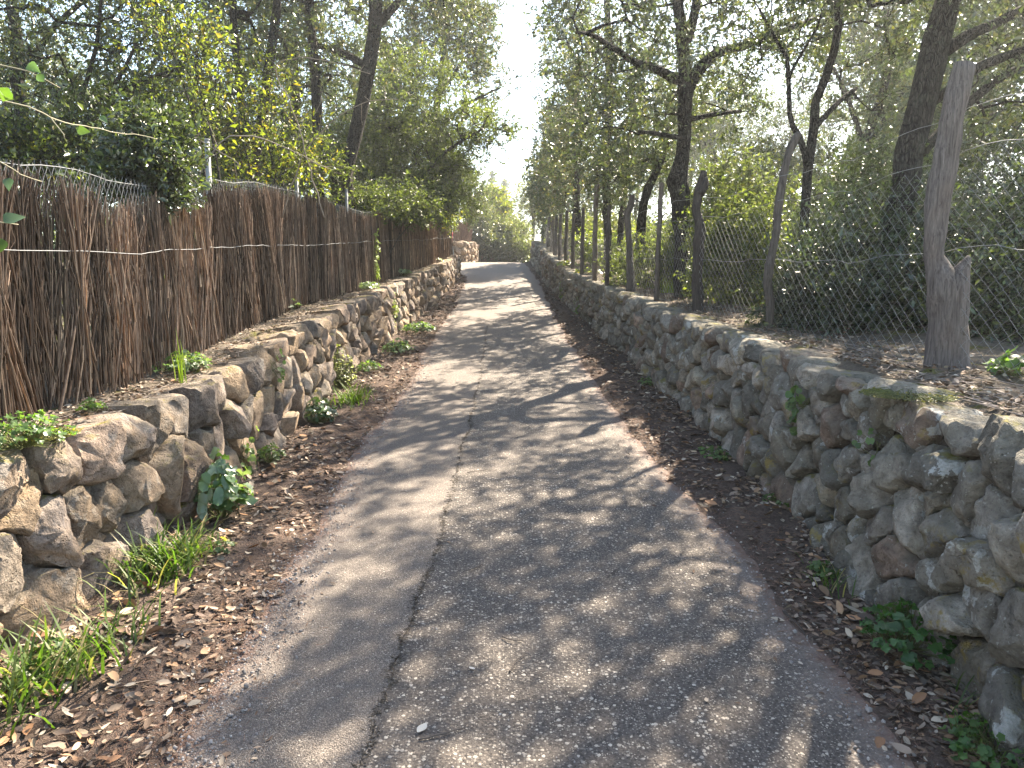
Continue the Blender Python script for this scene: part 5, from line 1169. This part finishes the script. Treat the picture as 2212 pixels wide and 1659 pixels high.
# twigs lying on the wall tops
g = Geo(); n = 420; Y = near_y(n, 2.4, 14); sd = r.random(n) < .62; X = np.where(sd, rw_x(Y) + .3 + np.abs(r.normal(0, .35, n)), lw_x(Y) - .12 - np.abs(r.normal(0, .18, n)))
a = r.normal(1.4, .7, n); ln = r.uniform(.05, .35, n); P = np.stack([X, Y, bank_z(X, Y) + .012], 1); Q_ = P + np.stack([np.cos(a) * ln * .6, np.sin(a) * ln, r.uniform(-.005, .02, n)], 1); Q_[:, 2] = np.maximum(Q_[:, 2], bank_z(Q_[:, 0], Q_[:, 1]) + .006)
V, Q = frusta(P, Q_, .0035, .0018, 4); c = np.repeat(np.array([(.17, .14, .12)]) * r.uniform(.6, 1.6, (n, 1)), 8, 0)
tag(link('twig_debris', new_mesh('twig_debris', V, Q=Q, tint=c), M['twig']), 'thin dead twigs strewn over the wall tops', 'twigs', kind='stuff')
# gravel
ico = np.array([(0, 0, 1), (.9, 0, .45), (.28, .85, .45), (-.72, .53, .45), (-.72, -.53, .45), (.28, -.85, .45), (.72, .53, -.3), (-.28, .85, -.3), (-.9, 0, -.3), (-.28, -.85, -.3), (.72, -.53, -.3)])
icf = np.array([(0, 1, 2), (0, 2, 3), (0, 3, 4), (0, 4, 5), (0, 5, 1), (1, 6, 2), (2, 7, 3), (3, 8, 4), (4, 9, 5), (5, 10, 1), (6, 7, 2), (7, 8, 3), (8, 9, 4), (9, 10, 5), (10, 6, 1)])
n = 5200; Y = near_y(n, 1.9, 13); w_ = r.random(n)
X = np.where(w_ < .62, edge_l(Y) + r.normal(.05, .09, n), np.where(w_ < .82, edge_r(Y) + r.normal(-.05, .10, n), r.uniform(-1, 1.2, n)))
inn = (X > edge_l(Y)) & (X < edge_r(Y)); Z = np.where(inn, prof(Y) + .013, ground_z(X, Y)); s_ = np.clip(r.lognormal(-5.45, .38, n), .002, .011) * np.where(w_ > .82, .7, 1)
V = ico[None] * (s_[:, None, None] * r.uniform(.6, 1.2, (n, 1, 3))) * (1 + .15 * r.normal(0, 1, (n, 11, 1))); V = V + np.stack([X, Y, Z], 1)[:, None]
c = np.repeat(np.array([(.30, .27, .25)]) * r.uniform(.5, 1.5, (n, 1)), 11, 0)
tag(link('gravel', new_mesh('gravel', V.reshape(-1, 3), (icf[None] + (np.arange(n) * 11)[:, None, None]).reshape(-1, 3), tint=c), M['pebble']), 'loose pale grit along the broken asphalt edges', 'gravel', kind='stuff')

# single fallen leaves and twigs on the lane
for k, (px, s_, lab, col) in enumerate([((912, 1602), .062, 'pale dry leaf lying on the asphalt near the bottom edge', (.46, .43, .38)), ((222, 1532), .055, 'pale leaf at the bottom left edge of the asphalt', (.42, .38, .32)), ((1020, 1470), .03, 'little whitish leaf beside the long crack', (.45, .42, .38)), ((970, 1190), .03, 'small brown leaf on the middle of the lane', (.22, .15, .10)), ((1525, 1780 - 240), .03, 'small curled leaf on the right half of the lane', (.36, .3, .24))]):
    p = on_ground(*px); p[2] = float(prof(p[1])) + .020; n_ = 9; t = np.linspace(0, 1, n_); w = .26 * np.sin(np.pi * np.clip(t, .03, .97)) ** .8
    a = r.uniform(-2.6, -.6); L_ = np.stack([t - .5, w, .12 * (t - .5) ** 2 + .10 * w], 1) * s_; C_ = np.stack([t - .5, 0 * t, .12 * (t - .5) ** 2], 1) * s_; R_ = L_ * np.array([1, -1, 1])
    V = np.concatenate([L_, C_, R_]); i = np.arange(n_ - 1); Q = np.concatenate([np.stack([i, i + 1, i + 1 + n_, i + n_], 1), np.stack([i + n_, i + n_ + 1, i + 1 + 2 * n_, i + 2 * n_], 1)])
    c_, s2 = math.cos(a), math.sin(a); V = np.stack([V[:, 0] * c_ - V[:, 1] * s2, V[:, 0] * s2 + V[:, 1] * c_, V[:, 2]], 1)
    tag(link('fallen_leaf', new_mesh('fallen_leaf', V, Q=Q, tint=col, smooth=True), M['dry'], None, tuple(p)), lab, 'leaf')
for k, (a, b, lab) in enumerate([((1385, 868), (1430, 878), 'dark twig at the crack where the lane darkens'), ((1100, 1478), (1140, 1435), 'thin curved twig in the lower middle of the lane'), ((905, 1630), (1010, 1600), 'long thin bent twig near the pale dry leaf'), ((1010, 1035), (1075, 1030), 'bent twig across the middle of the lane'), ((1040, 1240), (1000, 1255), 'short twig on the left of the dark lane patch'), ((990, 872), (1030, 880), 'small dark twig beside the upper crack'), ((640, 1090), (610, 1130), 'dry twig on the left verge litter'), ((300, 1290 - 60), (250, 1270), 'pale straw stalk in front of the grass tuft'), ((1690, 1150 + 180), (1740, 1390), 'thin stalk on the right verge'), ((1330, 1190 + 60), (1310, 1270), 'tiny twig on the right half of the lane'), ((1085, 1640 - 240), (1130, 1408), 'slim dark twig right of the crack')]):
    p, q = on_ground(*a), on_ground(*b)
    for v in (p, q): v[2] = max(v[2], float(prof(v[1])) + .012) + .008
    m = (p + q) / 2 + np.array([r.normal(0, .012), r.normal(0, .02), .004]); Pp = smooth_path(np.array([p, m, q]), .012, .003, 850 + k); g = Geo(); V, T, Q = tube(Pp, np.linspace(.0035, .0016, len(Pp)), 5); g.add(V, T, Q, (.4, .35, .25) if 'straw' in lab else (.09, .075, .065))
    tag(link('fallen_twig', g.mesh('fallen_twig', p, True), M['twig'], None, tuple(p)), lab, 'twig')

# ------------------------------------------------------------------ sunlit air
hz, nt = mat_new('haze'); g = N(nt)
v = g.node('ShaderNodeVolumePrincipled', ins={'Color': (.95, .97, 1.0, 1), 'Density': 0.0015, 'Anisotropy': 0.65})
g.node('ShaderNodeOutputMaterial', ins={1: v.outputs[0]})
x0, x1, y0, y1, z0, z1 = -70, 70, -12, 120, -8, 16
V = [(x, y, z) for z in (z0, z1) for y in (y0, y1) for x in (x0, x1)]
tag(link('haze', new_mesh('haze', V, Q=[[0, 2, 3, 1], [4, 5, 7, 6], [0, 1, 5, 4], [2, 6, 7, 3], [0, 4, 6, 2], [1, 3, 7, 5]]), hz), 'thin sunlit haze filling the lane', 'haze', kind='stuff')
